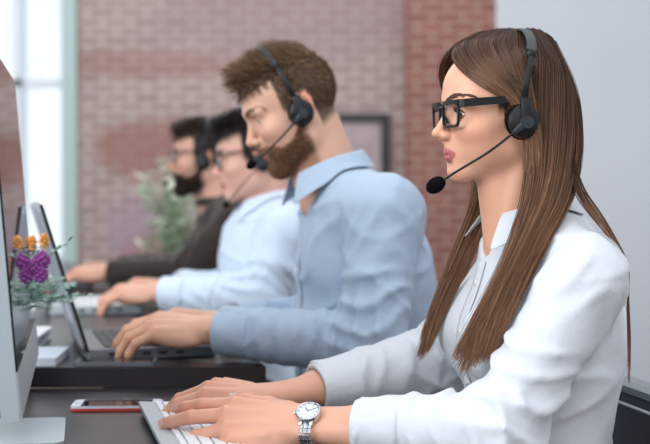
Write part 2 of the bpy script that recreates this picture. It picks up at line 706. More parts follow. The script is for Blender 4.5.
class Hand:
    def __init__(self, wrist, direction, up, left, pose, scale=1.0, fat=1.0):
        self.w = np.asarray(wrist, float)
        x = unit(direction)
        z = np.asarray(up, float)
        z = unit(z - x * (z @ x))
        y = np.cross(z, x) * (-1 if left else 1)
        self.M = np.stack([x, y, z], 1)
        self.s = scale
        self.fat = fat
        self.ch = hand_chains(pose)

    def sdf(self, p):
        q = ((p - self.w) @ self.M / self.s).astype(np.float32)
        return hand_sdf(q, self.ch, self.fat) * self.s

    def world(self, q):
        return self.M @ (np.asarray(q, float) * self.s) + self.w

    def tips(self):
        return {k: self.world(c[0][-1]) for k, c in self.ch.items()}

    def nails(self, parent, m, names=('index', 'middle', 'ring', 'little', 'thumb')):
        for k in names:
            pts, r = self.ch[k]
            r = r * self.fat
            t = unit(pts[3] - pts[2])
            if k == 'thumb':
                nrm = unit(unit(v3(.1, .35, 1)) - t * (unit(v3(.1, .35, 1)) @ t))
            else:
                s0 = unit(np.cross(v3(0, 0, 1), t))
                nrm = np.cross(t, s0)
            b = np.cross(nrm, t)
            rt = r * (.98 if k == 'thumb' else .93)
            bm = bmesh.new()
            rows = []
            nu, nv = 9, 9
            for i in range(nu):
                u = i / (nu - 1)
                row = []
                for j in range(nv):
                    v = j / (nv - 1) * 2 - 1
                    wv = math.sqrt(max(0, 1 - max(0, (abs(u - .5) - .30) / .22) ** 2)) if abs(u - .5) > .30 else 1.0
                    a = v * R(56) * max(wv, .25)
                    ax = pts[3] - t * (.0112 * self.fat * (1 - u) + .0012)
                    rr = rt * (1.0 - .13 * u) + .0006
                    row.append(bm.verts.new(tuple(self.world(ax + (nrm * math.cos(a) + b * math.sin(a)) * rr))))
                rows.append(row)
            for i in range(nu - 1):
                for j in range(nv - 1):
                    bm.faces.new((rows[i][j], rows[i][j + 1], rows[i + 1][j + 1], rows[i + 1][j]))
            ret = bmesh.ops.solidify(bm, geom=bm.faces[:], thickness=.0006)
            bm_obj('fingernail', bm, m, parent, smooth=True)


# ----------------------------------------------------------------- cloth
def arm_folds(p, a, b, lam, amp, t0, t1, tilt, ph, edge=.18):
    a = np.asarray(a, np.float32)
    b = np.asarray(b, np.float32)
    ba = b - a
    L = float(np.linalg.norm(ba))
    ax = ba / L
    pa = p - a
    t = (pa @ ax) / L
    rad = pa - (t * L)[:, None] * ax
    v1 = unit(np.cross(ax, (0.12, 0.2, 1.0))).astype(np.float32)
    v2 = np.cross(ax, v1).astype(np.float32)
    phi = np.arctan2(rad @ v2, rad @ v1)
    rr = np.sqrt((rad * rad).sum(1))
    m = np.clip((t - t0) / edge + 1, 0, 1) * np.clip((t1 - t) / edge + 1, 0, 1)
    m = m * m * (3 - 2 * m) * np.clip((.12 - rr) / .03, 0, 1)
    wb = wob(p, 21, ph)
    s = t * L / lam + tilt * np.cos(phi - ph) + .22 * np.sin(2 * phi + t * 5 + ph) + .75 * wb
    w = .5 + .5 * np.cos(2 * np.pi * s)
    k = np.clip(.55 + 1.1 * wob(p, 15, ph + 2.3), .05, 1.1)
    return amp * m * k * (w ** 2.2)


def wob(p, f, ph):
    x, y, z = p[:, 0] * f, p[:, 1] * f, p[:, 2] * f
    return (np.sin(x * 1.3 + 1.1 * np.sin(y * .8 + ph) + ph) + np.sin(z * 1.1 + 1.3 * np.sin(x * .9 - ph) + 2 * ph) + np.sin(y * 1.2 + 1.2 * np.sin(z * 1.1 + .5 * ph))) / 3


class Person:
    def __init__(self, **k):
        self.__dict__.update(k)
        self.up = unit(self.N - self.P)
        f = np.asarray(self.fwd, float)
        self.F = unit(f - self.up * (f @ self.up))
        self.L = np.cross(self.up, self.F)
        self.T = np.stack([self.F, self.L, self.up], 1)
        self.M = rot_head(self.yaw, self.pitch, self.roll)
        self.hs = getattr(self, 'head_scale', 1.0)

    def tl(self, c, f=0, l=0, u=0):
        return np.asarray(c, float) + self.F * f + self.L * l + self.up * u

    def h2w(self, q):
        return np.asarray(q) * self.hs @ self.M.T + self.H

    def w2h(self, p):
        return ((p - self.H) @ self.M / self.hs).astype(np.float32)

    # bare body ------------------------------------------------
    def torso(self, p, off=0.0):
        a, b, c = self.rib
        d = ell(p, self.C, (a + off, b + off, c + off), self.T)
        d = smin(d, ell(p, self.A, (self.belly[0] + off, self.belly[1] + off, .17 + off), self.T), .05)
        d = smin(d, ell(p, self.P, (self.hip[0] + off, self.hip[1] + off, .14 + off), self.T), .05)
        if self.bust:
            for s in (1, -1):
                d = smin(d, ell(p, self.tl(self.C, a * .72, s * .068, -.005), (.056 + off, .060 + off, .060 + off), self.T), .035)
        for S in (self.SL, self.SR):
            n = self.N * .72 + S * .28 - self.up * .020
            d = smin(d, cone(p, n, S, self.trap + off, self.sh + off), .045)
        return d

    def arms(self, p, off=0.0, thick=1.0):
        d = None
        for S, E, Wr in ((self.SL, self.EL, self.WL), (self.SR, self.ER, self.WR)):
            r = self.arm
            f = smin(cone(p, S, E, r[0] + off, r[1] + off), cone(p, E, Wr, r[1] + off * 1.0, r[2] + off), .02)
            d = f if d is None else np.minimum(d, f)
        return d

    def neck(self, p):
        c0 = self.h2w((-.020, 0, -.040))
        nb = self.N + self.F * .0 - self.up * .02
        r = self.neck_r
        d = cone(p, c0, nb, r, r * 1.08)
        c1 = self.h2w((.012, 0, -.055))
        d = smin(d, cone(p, c1, self.N + self.F * .035 - self.up * .03, r * .72, r * .7), .02)
        for s in (1, -1):      # the strap muscle from behind the ear to the collarbone
            d = smin(d, cone(p, self.h2w((-.022, .052 * s, -.030)), self.tl(self.N, .050, .018 * s, -.045), .012, .009), .014)
        return d

    def arm_sdf(self, p, hand, E):
        """A hand with its wrist and the bare forearm."""
        d = hand.sdf(p)
        w = hand.w
        y = hand.M[:, 1] * hand.s
        x = hand.M[:, 0] * hand.s
        k = self.wrist_k
        e = unit(E - w)
        m = w + e * .095
        f = smin(cone(p, w + y * .0095 + x * .004, m + y * .0090, .0170 * k, .0215 * k), cone(p, w - y * .0095 + x * .004, m - y * .0090, .0165 * k, .0215 * k), .012)
        f = smin(f, cone(p, m, w + e * .20, .0275 * k, .034 * k), .02)
        f = smin(f, ell(p, w - y * .022 - x * .012 + hand.M[:, 2] * .010, (.010, .010, .008)), .010)   # the knob of the ulna
        return smin(d, f, .012)

    def body_mesh(self, res=.002):
        parts = []
        sk = lin(self.skin)
        g = self.g
        head = lambda p: head_fn(self.w2h(p), g) * self.hs

        def upper(p):
            d = smin(head(p), self.neck(p), .016)
            return smin(d, self.torso(p, -.009), .03)
        lo = np.minimum(self.H - .15, self.N - v3(.16, .17, .13))
        hi = np.maximum(self.H + .15, self.N + v3(.14, .17, .03))
        V, F = mesh_sdf(upper, lo, hi, res)
        V = relax(V, F, 1, .35)
        C = head_cols(self.w2h(V), g, self.skin, self.lip, self.stubble, self.scalp)
        # below the chin only skin
        parts.append((V, F, C))

        def lower(p):
            d = smin(self.torso(p, -.012), self.arms(p, -.012), .02)
            for K in (self.legs or ()):
                d = smin(d, np.minimum(cone(p, K[0], K[1], .065, .045), cone(p, K[1], K[2], .045, .032)), .03)
            return d
        pts = [self.P - .25, self.P + .25, self.N, self.SL, self.SR, self.EL, self.ER, self.WL, self.WR] + [k for K in (self.legs or ()) for k in K]
        V, F = mesh_sdf(lower, np.min(pts, 0) - .09, np.max(pts, 0) + .05, .009)
        parts.append((V, F, np.tile(sk, (len(V), 1))))
        for hand, E in ((self.hl, self.EL), (self.hr, self.ER)):
            if hand is None:
                continue

            hf = lambda p, hand=hand, E=E: self.arm_sdf(p, hand, E)
            tip = [hand.world(c[0][-1]) for c in hand.ch.values()] + [hand.w, hand.w + unit(E - hand.w) * self.bare]
            lo = np.min(tip, 0) - .042
            hi = np.max(tip, 0) + .042
            V, F = mesh_sdf(hf, lo, hi, self.hand_res)
            V = relax(V, F, 1, .3)
            c = np.tile(lin(self.hand_skin), (len(V), 1))
            red = lin(tuple(np.array(self.hand_skin) * np.array((1.0, .80, .75))))
            q = (V - hand.w) @ hand.M / hand.s
            w = np.zeros(len(V))
            for k, (pts_, r) in hand.ch.items():
                for j in ((0, .8), (1, .6), (2, .5), (3, .8)):
                    w = np.maximum(w, j[1] * np.exp(-((q - pts_[j[0]]) ** 2).sum(1) / .012 ** 2))
            w = (w * .55)[:, None]
            parts.append((V, F, c * (1 - w) + red * w))
        return cat_mesh(parts)

    # shirt ----------------------------------------------------
    def shirt(self, p):
        d = self.torso(p, self.ease)
        d = d - self.t_fold * np.clip(wob(p, 26, self.seed) * 1.2, -1, 1) * .5
        if self.side_folds:
            for (a, b, lam, amp, t0, t1, tilt, ph) in self.side_folds:
                d = d - arm_folds(p, a, b, lam, amp, t0, t1, tilt, ph) * 1.0
        cr = np.clip(1 - np.abs(wob(p * np.array((1, 1, 1.9), np.float32), 15, self.seed + 7)) * 3.2, 0, 1) ** 2
        d = d - .7 * self.fold_amp * cr
        arm = None
        for i, (S, E, Wr) in enumerate(((self.SL, self.EL, self.WL), (self.SR, self.ER, self.WR))):
            r = self.sleeve
            u = cone(p, S, E, r[0], r[1])
            l = cone(p, E, Wr, r[1], r[2])
            f = smin(u, l, .022)
            am = self.fold_amp
            f = f - arm_folds(p, S, E, .040, am, .55, 1.05, .55, self.seed + i)
            f = f - arm_folds(p, S, E, .075, am * .8, .02, .50, 1.6, self.seed + 2.0 + i)
            f = f - arm_folds(p, E, Wr, .036, am, -.05, .42, .6, self.seed + 1.3 + i)
            f = f - arm_folds(p, E, Wr, .045, am * .6, .55, .9, .8, self.seed + 4.0 + i)
            arm = f if arm is None else np.minimum(arm, f)
        cr = np.clip(1 - np.abs(wob(p * np.array((1, 1, 1.3), np.float32), 19, self.seed + 11)) * 3.4, 0, 1) ** 2
        arm = arm - .45 * self.fold_amp * cr
        seam = .0011 * np.exp(-((arm - d + .004) / .005) ** 2) * (np.abs(arm) < .03)
        d = smin(d, arm, .022) + seam
        d = d - .0012 * wob(p, 75, self.seed + 3)
        # neck opening
        d = smax(d, -self.neck_hole(p), .004)
        # hem
        d = np.maximum(d, (self.hem - (p - self.P) @ self.up.astype(np.float32)))
        # open at the wrists
        for E, Wr in ((self.EL, self.WL), (self.ER, self.WR)):
            e = unit(E - Wr).astype(np.float32)
            c = (Wr + e * self.cuff).astype(np.float32)
            away = np.sqrt(((p - Wr.astype(np.float32)) ** 2).sum(1))
            d = np.where(away < .16, np.maximum(d, -((p - c) @ e)), d)
        return d

    def neck_hole(self, p):
        a = self.tl(self.N, .012, 0, -.030)
        h = cone(p, a, self.N + unit(self.H - self.N) * .12 + self.F * .02, self.neck_r * 1.10, self.neck_r * 1.5)
        if self.vneck > 0:
            b = self.tl(self.N, .070, 0, -.020)
            c = self.tl(self.N, .115, 0, -.020 - self.vneck)
            h = smin(h, cone(p, b, c, .034, .006), .012)
        return h

    def shirt_mesh(self, res):
        pts = [self.P, self.N, self.SL, self.SR, self.EL, self.ER, self.WL, self.WR, self.C - .18, self.C + .18]
        V, F = mesh_sdf(self.shirt, np.min(pts, 0) - .09, np.max(pts, 0) + .08, res)
        return relax(V, F, 1, .3), F

    def hit(self, o, d, fn=None, far=.5):
        """First shirt point along a ray."""
        fn = fn or self.shirt
        o = np.asarray(o, float)
        d = unit(d)
        t = 0.0
        for _ in range(60):
            s = float(fn((o + d * t)[None].astype(np.float32))[0])
            if s < .0004:
                break
            t += s * .8
            if t > far:
                return None
        return o + d * t

    def collar(self, parent, m, stand=.030, leaf=.042, point=.030, gap=26, rad=None, spread=0.0, lift=.014):
        """A turn-down collar: a stand round the neck, folded over into two points."""
        c = self.tl(self.N, .004, 0, lift)
        ax = unit(unit(self.H - self.N) * .55 + self.up * .45 - self.F * .10)
        f = unit(self.F - ax * (self.F @ ax))
        l = np.cross(ax, f)
        r0 = rad or self.neck_r * 1.20
        n = 49
        rows = []
        for i in range(n):
            u = i / (n - 1) * 2 - 1                              # -1 right end .. 0 back .. 1 left end
            a = u * R(180 - gap)
            dirv = -f * math.cos(a) + l * math.sin(a)
            e = abs(u)
            fr = max(0, (e - .55) / .45)
            drop = stand * .10 + .012 * fr ** 1.4                  # the front dips
            rr = r0 * (1 + .10 * fr)
            base = c + dirv * rr * 1.04 - ax * (drop + .008)
            top = c + dirv * rr * .99 + ax * (stand - drop)
            ridge = c + dirv * (rr + .006) + ax * (stand - drop + .002)
            out = .018 + .010 * fr
            lf = leaf + point * max(0, (e - .62) / .38) ** 1.3
            tw = f * (.012 * fr + spread * fr) + (l * math.copysign(1, u)) * (.016 * fr)
            mid = c + dirv * (rr + out * .65) + ax * (stand - drop - lf * .45) + tw * .4
            low = c + dirv * (rr + out * 1.10) + ax * (stand - drop - lf * .95) + tw
            rows.append([base, top, ridge, mid, low])
        A = np.array(rows)
        # keep the leaf on top of the cloth
        sh = A[:, 3:].reshape(-1, 3)
        A[:, 3:] = push_out(sh, lambda q: self.shirt(q), .005, 5).reshape(n, 2, 3)
        bm = bmesh.new()
        vs = [[bm.verts.new(tuple(p)) for p in row] for row in A]
        for i in range(n - 1):
            for j in range(4):
                bm.faces.new((vs[i][j], vs[i][j + 1], vs[i + 1][j + 1], vs[i + 1][j]))
        o = bm_obj('collar', bm, m, parent, smooth=False)
        for p in o.data.polygons:
            p.use_smooth = True
        s = o.modifiers.new('thickness', 'SOLIDIFY')
        s.thickness = .0024
        s.offset = 0
        b = o.modifiers.new('soft', 'SUBSURF')
        b.levels = b.render_levels = 2
        return o

    def cuffs(self, parent, m, length=.060, r=None):
        for E, Wr in ((self.EL, self.WL), (self.ER, self.WR)):
            e = unit(E - Wr)
            r0 = (r or self.sleeve[2]) + .0035
            bm = bmesh.new()
            prof = [(-.003, r0 - .006), (-.004, r0 - .002), (-.003, r0 + .0005), (.004, r0 + .001), (length * .5, r0 + .0022), (length, r0 + .0050), (length + .004, r0 + .003), (length + .004, r0 - .008)]
            s1 = unit(np.cross(e, (0, 0, 1)))
            s2 = np.cross(s1, e)
            rings = []
            k = 40
            for (t, rad) in prof:
                ring = []
                for j in range(k):
                    a = 2 * math.pi * j / k
                    wv = 1 + .025 * math.sin(2 * a + 1) + .012 * math.sin(5 * a + t * 60)
                    ring.append(bm.verts.new(tuple(Wr + e * (self.cuff + t) + (s1 * math.cos(a) * 1.06 + s2 * math.sin(a) * .97) * rad * wv)))
                rings.append(ring)
            for i in range(len(rings) - 1):
                for j in range(k):
                    bm.faces.new((rings[i][j], rings[i][(j + 1) % k], rings[i + 1][(j + 1) % k], rings[i + 1][j]))
            o = bm_obj('cuff', bm, m, parent, smooth=True)
            b = o.modifiers.new('soft', 'SUBSURF')
            b.levels = b.render_levels = 1

    def placket(self, parent, m, mb, u0, u1, half=.015, step=.075, shift=0.0):
        """The buttoned strip down the front, laid on the cloth, and its buttons."""
        n = 40
        rows, ctr = [], []
        for i in range(n):
            u = u0 + (u1 - u0) * i / (n - 1)
            row = []
            for s in (-1, -.5, 0, .5, 1):
                o = self.tl(self.C, .30, s * half + shift, u)
                h = self.hit(o, -self.F)
                if h is None:
                    break
                row.append(h + self.F * .0022)
            if len(row) == 5:
                rows.append(row)
                ctr.append((u, row[2]))
        if len(rows) < 3:
            return
        bm = bmesh.new()
        A = np.array(rows)
        A[1:-1] = (A[:-2] + 2 * A[1:-1] + A[2:]) / 4
        vs = [[bm.verts.new(tuple(p)) for p in r] for r in A]
        for i in range(len(vs) - 1):
            for j in range(4):
                bm.faces.new((vs[i][j], vs[i][j + 1], vs[i + 1][j + 1], vs[i + 1][j]))
        o = bm_obj('placket', bm, m, parent, smooth=True)
        s = o.modifiers.new('thickness', 'SOLIDIFY')
        s.thickness = .002
        s.offset = 0
        u = ctr[0][0] + (u1 - u0) / abs(u1 - u0) * .03
        q = self.F
        rot = Vector(tuple(self.F)).to_track_quat('Z', 'Y').to_matrix()
        while (u1 - u) * (u1 - u0) > 0:
            k = min(range(len(ctr)), key=lambda i: abs(ctr[i][0] - u))
            bm = bmesh.new()
            p = A[k][2] + self.F * .002
            add_cyl(bm, p, .0056, .0052, .0022, 20, rot)
            add_cyl(bm, p + self.F * .0012, .0040, .0040, .0006, 16, rot)
            bm_obj('button', bm, mb, parent, smooth=True)
            u += math.copysign(step, u1 - u0)

    def trousers(self, parent, m, name='trousers'):
        def f(p):
            d = ell(p, self.P, (self.hip[0] + .006, self.hip[1] + .006, .15), self.T)
            d = np.maximum(d, (p - self.P) @ self.up.astype(np.float32) - .10)
            for K in self.legs:
                l = np.minimum(cone(p, K[0], K[1], .088, .062), cone(p, K[1], K[2], .060, .046))
                l = np.maximum(l, (K[2][2] + .035) - p[:, 2])
                d = smin(d, l, .03)
            return d - .002 * wob(p, 40, self.seed)
        pts = [self.P - .2, self.P + .2] + [k for K in self.legs for k in K]
        V, F = mesh_sdf(f, np.min(pts, 0) - .06, np.max(pts, 0) + .06, .009)
        return link(name, mesh_np(name, relax(V, F, 1, .3), F), m, parent)

    def shoes(self, parent, m):
        for K in self.legs:
            a = K[2]

            def f(p):
                d = smin(cone(p, a + v3(.045, 0, -.045), a + v3(-.10, 0, -.055), .036, .034), cone(p, a + v3(-.10, 0, -.055), a + v3(-.17, 0, -.065), .034, .026), .03)
                d = smin(d, cone(p, a, a + v3(0, 0, .03), .042, .044), .03)
                d = np.maximum(d, p[:, 2] - (a[2] + .045))
                return np.maximum(d, .004 - p[:, 2])
            V, F = mesh_sdf(f, a - v3(.25, .08, .11), a + v3(.12, .08, .10), .006)
            link('shoe', mesh_np('shoe', V, F), m, parent)
# ----------------------------------------------------------------- shared materials
MATS = {
    'eye_white': mat('eye_white', (226, 220, 218), .18),
    'pupil': mat('pupil', (8, 8, 8), .08),
    'iris_brown': mat('iris_brown', (84, 62, 44), .12),
    'iris_blue': mat('iris_blue', (96, 118, 130), .12),
    'skin': attr_mat('skin', .46, .42, .10, (260.0, .10, .0008)),
    'hair': attr_mat('hair', .38, .32),
    'nail': mat('nail_varnish', (252, 224, 212), .25, 0, .4),
    'white_cotton': mat('white_cotton', (217, 221, 227), .82, 0, .2, Sheen_Weight=.15),
    'blue_cotton': mat('blue_cotton', (178, 195, 215), .85, 0, .2, Sheen_Weight=.15),
    'pale_cotton': mat('pale_cotton', (208, 222, 238), .85, 0, .2, Sheen_Weight=.15),
    'brown_knit': mat('brown_knit', (56, 47, 43), .95, 0, .15, Sheen_Weight=.25),
    'dark_trousers': mat('dark_trousers', (38, 42, 54), .9, 0, .2),
    'shoe_leather': mat('shoe_leather', (34, 28, 26), .4),
    'pearl_button': mat('pearl_button', (232, 232, 228), .25, 0, .6),
}
noise_bump(MATS['white_cotton'], 22, .50, .008, None, 4)
noise_bump(MATS['blue_cotton'], 18, .5, .010, None, 4)
noise_bump(MATS['pale_cotton'], 30, .40, .004, None, 5)
noise_bump(MATS['brown_knit'], 300, .4, .002)

FWD = v3(-.978, -.208, 0)
LFT = v3(.208, -.978, 0)


def seated_legs(P, spread=.10):
    out = []
    for s in (1, -1):
        h = P + LFT * spread * s * .9 + v3(0, 0, -.02)
        k = P + LFT * spread * s * 1.25 + FWD * .43
        k[2] = .53
        a = k + FWD * -.03
        a[2] = .095
        out.append((h, k, a))
    return out


TYPE_L = dict(index=(4, 8, 10, 6), middle=(1, 9, 12, 6), ring=(-4, 20, 24, 12), little=(-9, 20, 24, 12),
              thumb=((.74, .55, -.28), (.93, .26, -.10), (.97, .10, -.05)))
TYPE_WR = dict(index=(5, 22, 22, 10), middle=(1, 26, 24, 12), ring=(-4, 28, 28, 14), little=(-9, 24, 26, 14),
               thumb=((.70, .50, -.42), (.86, .30, -.30), (.92, .12, -.25)))
TYPE_R = dict(index=(5, 30, 30, 14), middle=(1, 34, 34, 16), ring=(-4, 34, 34, 16), little=(-9, 28, 30, 14),
              thumb=((.70, .50, -.42), (.86, .30, -.30), (.92, .12, -.25)))

# ----------------------------------------------------------------- the four people
WO_W = v3(-.036, 1.795, .787)
hand_wl = Hand(WO_W, (-.965, .25, .01), (0.02, -.60, .80), True, TYPE_L, 1.16)
WO_R = v3(-.088, 1.985, .792)
hand_wr = Hand(WO_R, (-.95, .25, .08), (0, -.22, .97), False, TYPE_WR, 1.06)
woman = Person(
    g=0.0, fwd=FWD, seed=1.0, H=v3(.264, 1.93, 1.212), yaw=13, pitch=3, head_scale=.965, roll=0, N=v3(.302, 1.935, 1.068), P=v3(.312, 1.94, .585),
    C=v3(.325, 1.932, .905), A=v3(.315, 1.935, .74), rib=(.098, .148, .165), belly=(.088, .128), hip=(.115, .165), bust=True,
    SL=v3(.358, 1.785, .992), SR=v3(.312, 2.085, .995), EL=v3(.232, 1.722, .792), ER=v3(.190, 2.115, .835), WL=WO_W, WR=WO_R,
    trap=.036, sh=.040, arm=(.042, .037, .026), sleeve=(.054, .050, .036), neck_r=.047, ease=.012, vneck=.045, hem=-.06, cuff=.085, bare=.16,
    fold_amp=.0090, t_fold=.008, side_folds=None, skin=(233, 176, 146), hand_skin=(229, 172, 146), lip=(190, 104, 108), stubble=None, scalp=(70, 48, 38),
    hl=hand_wl, hr=hand_wr, legs=None, wrist_k=1.0, hand_res=.0016)
woman.legs = seated_legs(woman.P)

M2_W = v3(-.222, 2.450, .846)
hand_2l = Hand(M2_W, (-.96, .16, .06), (0, -.25, .96), True, dict(index=(5, 20, 26, 12), middle=(1, 24, 28, 14), ring=(-4, 28, 30, 14), little=(-9, 28, 30, 14), thumb=TYPE_L['thumb']), 1.18, 1.08)
M2_R = v3(-.205, 2.625, .842)
hand_2r = Hand(M2_R, (-.96, -.08, .10), (0, .1, .99), False, TYPE_R, 1.10, 1.10)
man2 = Person(
    g=1.0, fwd=FWD, seed=2.6, H=v3(-.060, 2.60, 1.264), yaw=12, pitch=25, roll=0, N=v3(.018, 2.605, 1.125), P=v3(.115, 2.62, .600),
    C=v3(.080, 2.605, .945), A=v3(.075, 2.61, .76), rib=(.118, .172, .190), belly=(.115, .150), hip=(.125, .170), bust=False,
    SL=v3(.112, 2.425, 1.062), SR=v3(.040, 2.775, 1.062), EL=v3(.085, 2.365, .828), ER=v3(.020, 2.83, .82), WL=M2_W, WR=M2_R,
    trap=.050, sh=.058, arm=(.052, .045, .031), sleeve=(.070, .060, .042), neck_r=.058, ease=.014, vneck=.0, hem=-.06, cuff=.026, bare=.10,
    fold_amp=.010, t_fold=.010, side_folds=None, skin=(222, 174, 150), hand_skin=(220, 170, 144), lip=(178, 108, 100), stubble=(160, 114, 90), scalp=(92, 68, 52),
    hl=hand_2l, hr=hand_2r, legs=None, wrist_k=1.12, hand_res=.0024)
man2.legs = seated_legs(man2.P)

M3_W = v3(-.435, 3.340, .842)
hand_3l = Hand(M3_W, (-.95, .10, .02), (0, -.1, .99), True, TYPE_R, 1.08, 1.10)
M3_R = v3(-.42, 3.55, .842)
hand_3r = Hand(M3_R, (-.96, -.08, .05), (0, .1, .99), False, TYPE_R, 1.08, 1.10)
man3 = Person(
    g=1.0, fwd=FWD, seed=4.1, H=v3(-.190, 3.48, 1.182), yaw=8, pitch=8, roll=0, N=v3(-.140, 3.49, 1.055), P=v3(-.110, 3.50, .575),
    C=v3(-.150, 3.49, .90), A=v3(-.150, 3.49, .73), rib=(.115, .168, .180), belly=(.112, .148), hip=(.125, .170), bust=False,
    SL=v3(-.100, 3.315, 1.000), SR=v3(-.175, 3.655, 1.000), EL=v3(-.165, 3.275, .835), ER=v3(-.20, 3.70, .82), WL=M3_W, WR=M3_R,
    trap=.050, sh=.056, arm=(.052, .045, .031), sleeve=(.068, .058, .042), neck_r=.056, ease=.014, vneck=.0, hem=-.06, cuff=.022, bare=.10,
    fold_amp=.009, t_fold=.010, side_folds=None, skin=(222, 172, 154), hand_skin=(216, 166, 142), lip=(180, 112, 106), stubble=None, scalp=(46, 38, 36),
    hl=hand_3l, hr=hand_3r, legs=None, wrist_k=1.12, hand_res=.003)
man3.legs = seated_legs(man3.P)

M4_W = v3(-.690, 4.090, .842)
hand_4l = Hand(M4_W, (-.96, .08, .0), (0, -.1, .99), True, TYPE_R, 1.08, 1.10)
M4_R = v3(-.69, 4.29, .842)
hand_4r = Hand(M4_R, (-.96, -.08, .02), (0, .1, .99), False, TYPE_R, 1.08, 1.10)
man4 = Person(
    g=1.0, fwd=FWD, seed=5.3, H=v3(-.397, 4.23, 1.197), yaw=8, pitch=2, roll=0, N=v3(-.335, 4.23, 1.065), P=v3(-.235, 4.24, .575),
    C=v3(-.295, 4.23, .90), A=v3(-.285, 4.23, .73), rib=(.115, .168, .180), belly=(.112, .148), hip=(.125, .170), bust=False,
    SL=v3(-.262, 4.055, 1.010), SR=v3(-.335, 4.40, 1.010), EL=v3(-.425, 4.02, .842), ER=v3(-.47, 4.46, .83), WL=M4_W, WR=M4_R,
    trap=.050, sh=.056, arm=(.052, .045, .031), sleeve=(.068, .058, .042), neck_r=.058, ease=.014, vneck=0, hem=-.06, cuff=.012, bare=.10,
    fold_amp=.008, t_fold=.008, side_folds=None, skin=(214, 164, 142), hand_skin=(210, 158, 136), lip=(176, 108, 100), stubble=(90, 66, 54), scalp=(56, 44, 38),
    hl=hand_4l, hr=hand_4r, legs=None, wrist_k=1.12, hand_res=.003)
man4.legs = seated_legs(man4.P)


def build_person(pr, label, group, res, shirt_name, shirt_mat, shirt_res, iris, buttons=True):
    v, f, c = pr.body_mesh(res)
    body = link('person', mesh_np('person', v, f, c), MATS['skin'])
    tag(body, label, 'person', group)
    eye_parts(body, pr.M, pr.H, iris, pr.hs)
    V, F = pr.shirt_mesh(shirt_res)
    sh = link(shirt_name, mesh_np(shirt_name, V, F), shirt_mat, body)
    pr.trousers(body, MATS['dark_trousers'])
    pr.shoes(body, MATS['shoe_leather'])
    return body, sh


def to_hair(name, S, rad, col, parent, sides=3):
    v, f, c = strands_mesh(S, rad, col, sides)
    return link(name, mesh_np(name, v, f, c), MATS['hair'], parent)


def hair_cols(n, m, a, b, tip=None, var=.25, tipk=.6):
    t = RNG.random((n, 1)) ** 1.4
    base = lin(a) * (1 - t) + lin(b) * t
    base = base * (1 + RNG.normal(0, var, (n, 1))).clip(.45, 1.7)
    if tip is None:
        return base
    k = (np.linspace(0, 1, m) ** 1.6 * tipk)[None, :, None]
    tt = lin(tip) * (1 + RNG.normal(0, var, (n, 1))).clip(.5, 1.6)
    return base[:, None, :] * (1 - k) + tt[:, None, :] * k


# ---- the woman in front
w_body, w_shirt = build_person(woman, 'woman with long brown hair in a white shirt, seated nearest the camera, typing', None, .0019, 'shirt', MATS['white_cotton'], .0042, MATS['iris_brown'])
woman.collar(w_shirt, MATS['white_cotton'], .028, .036, .020, 40, spread=.004, lift=.000)
woman.cuffs(w_shirt, MATS['white_cotton'])
woman.placket(w_shirt, MATS['white_cotton'], MATS['pearl_button'], .105, -.30)
hand_wl.nails(w_body, MATS['nail'])
hand_wr.nails(w_body, MATS['nail'])
for sd in (1, -1):
    S = brow_hairs(0, 420, 1.0, .0085, (sd,))
    to_hair('eyebrow', woman.h2w(S.reshape(-1, 3)).reshape(S.shape), np.array([.0005, .0005, .0004, .0002]), hair_cols(len(S), 4, (70, 46, 36), (92, 64, 50)), w_body)
for s in (1, -1):
    LS = []
    for up_, n in ((1, 60), (0, 36)):
        a = np.linspace(-1, 1, n)
        y = .0300 + .0122 * a
        z = .0146 + (.0046 if up_ else -.0044) * np.sqrt(np.clip(1 - (a * .98) ** 2, 0, 1))
        P0 = np.stack([np.full(n, .0810) - .008 * np.abs(a) ** 2, y * s, z], 1)
        P0, gr = project_head_fine(P0, 0, 0)
        D = np.stack([np.full(n, .9), s * a * .5, np.full(n, .35 if up_ else -.4)], 1)
        L = .0085 if up_ else .0045
        LS.append(np.stack([P0 + D * L * k / 3 + np.array((0, 0, (1 if up_ else -1) * .0028 * (k / 3) ** 2)) for k in range(4)], 1))
    S = np.concatenate(LS)
    to_hair('eyelashes', woman.h2w(S.reshape(-1, 3)).reshape(S.shape), np.array([.00038, .0003, .0002, .0001]), np.tile(lin((26, 20, 18)), (len(S), 1)), w_body)


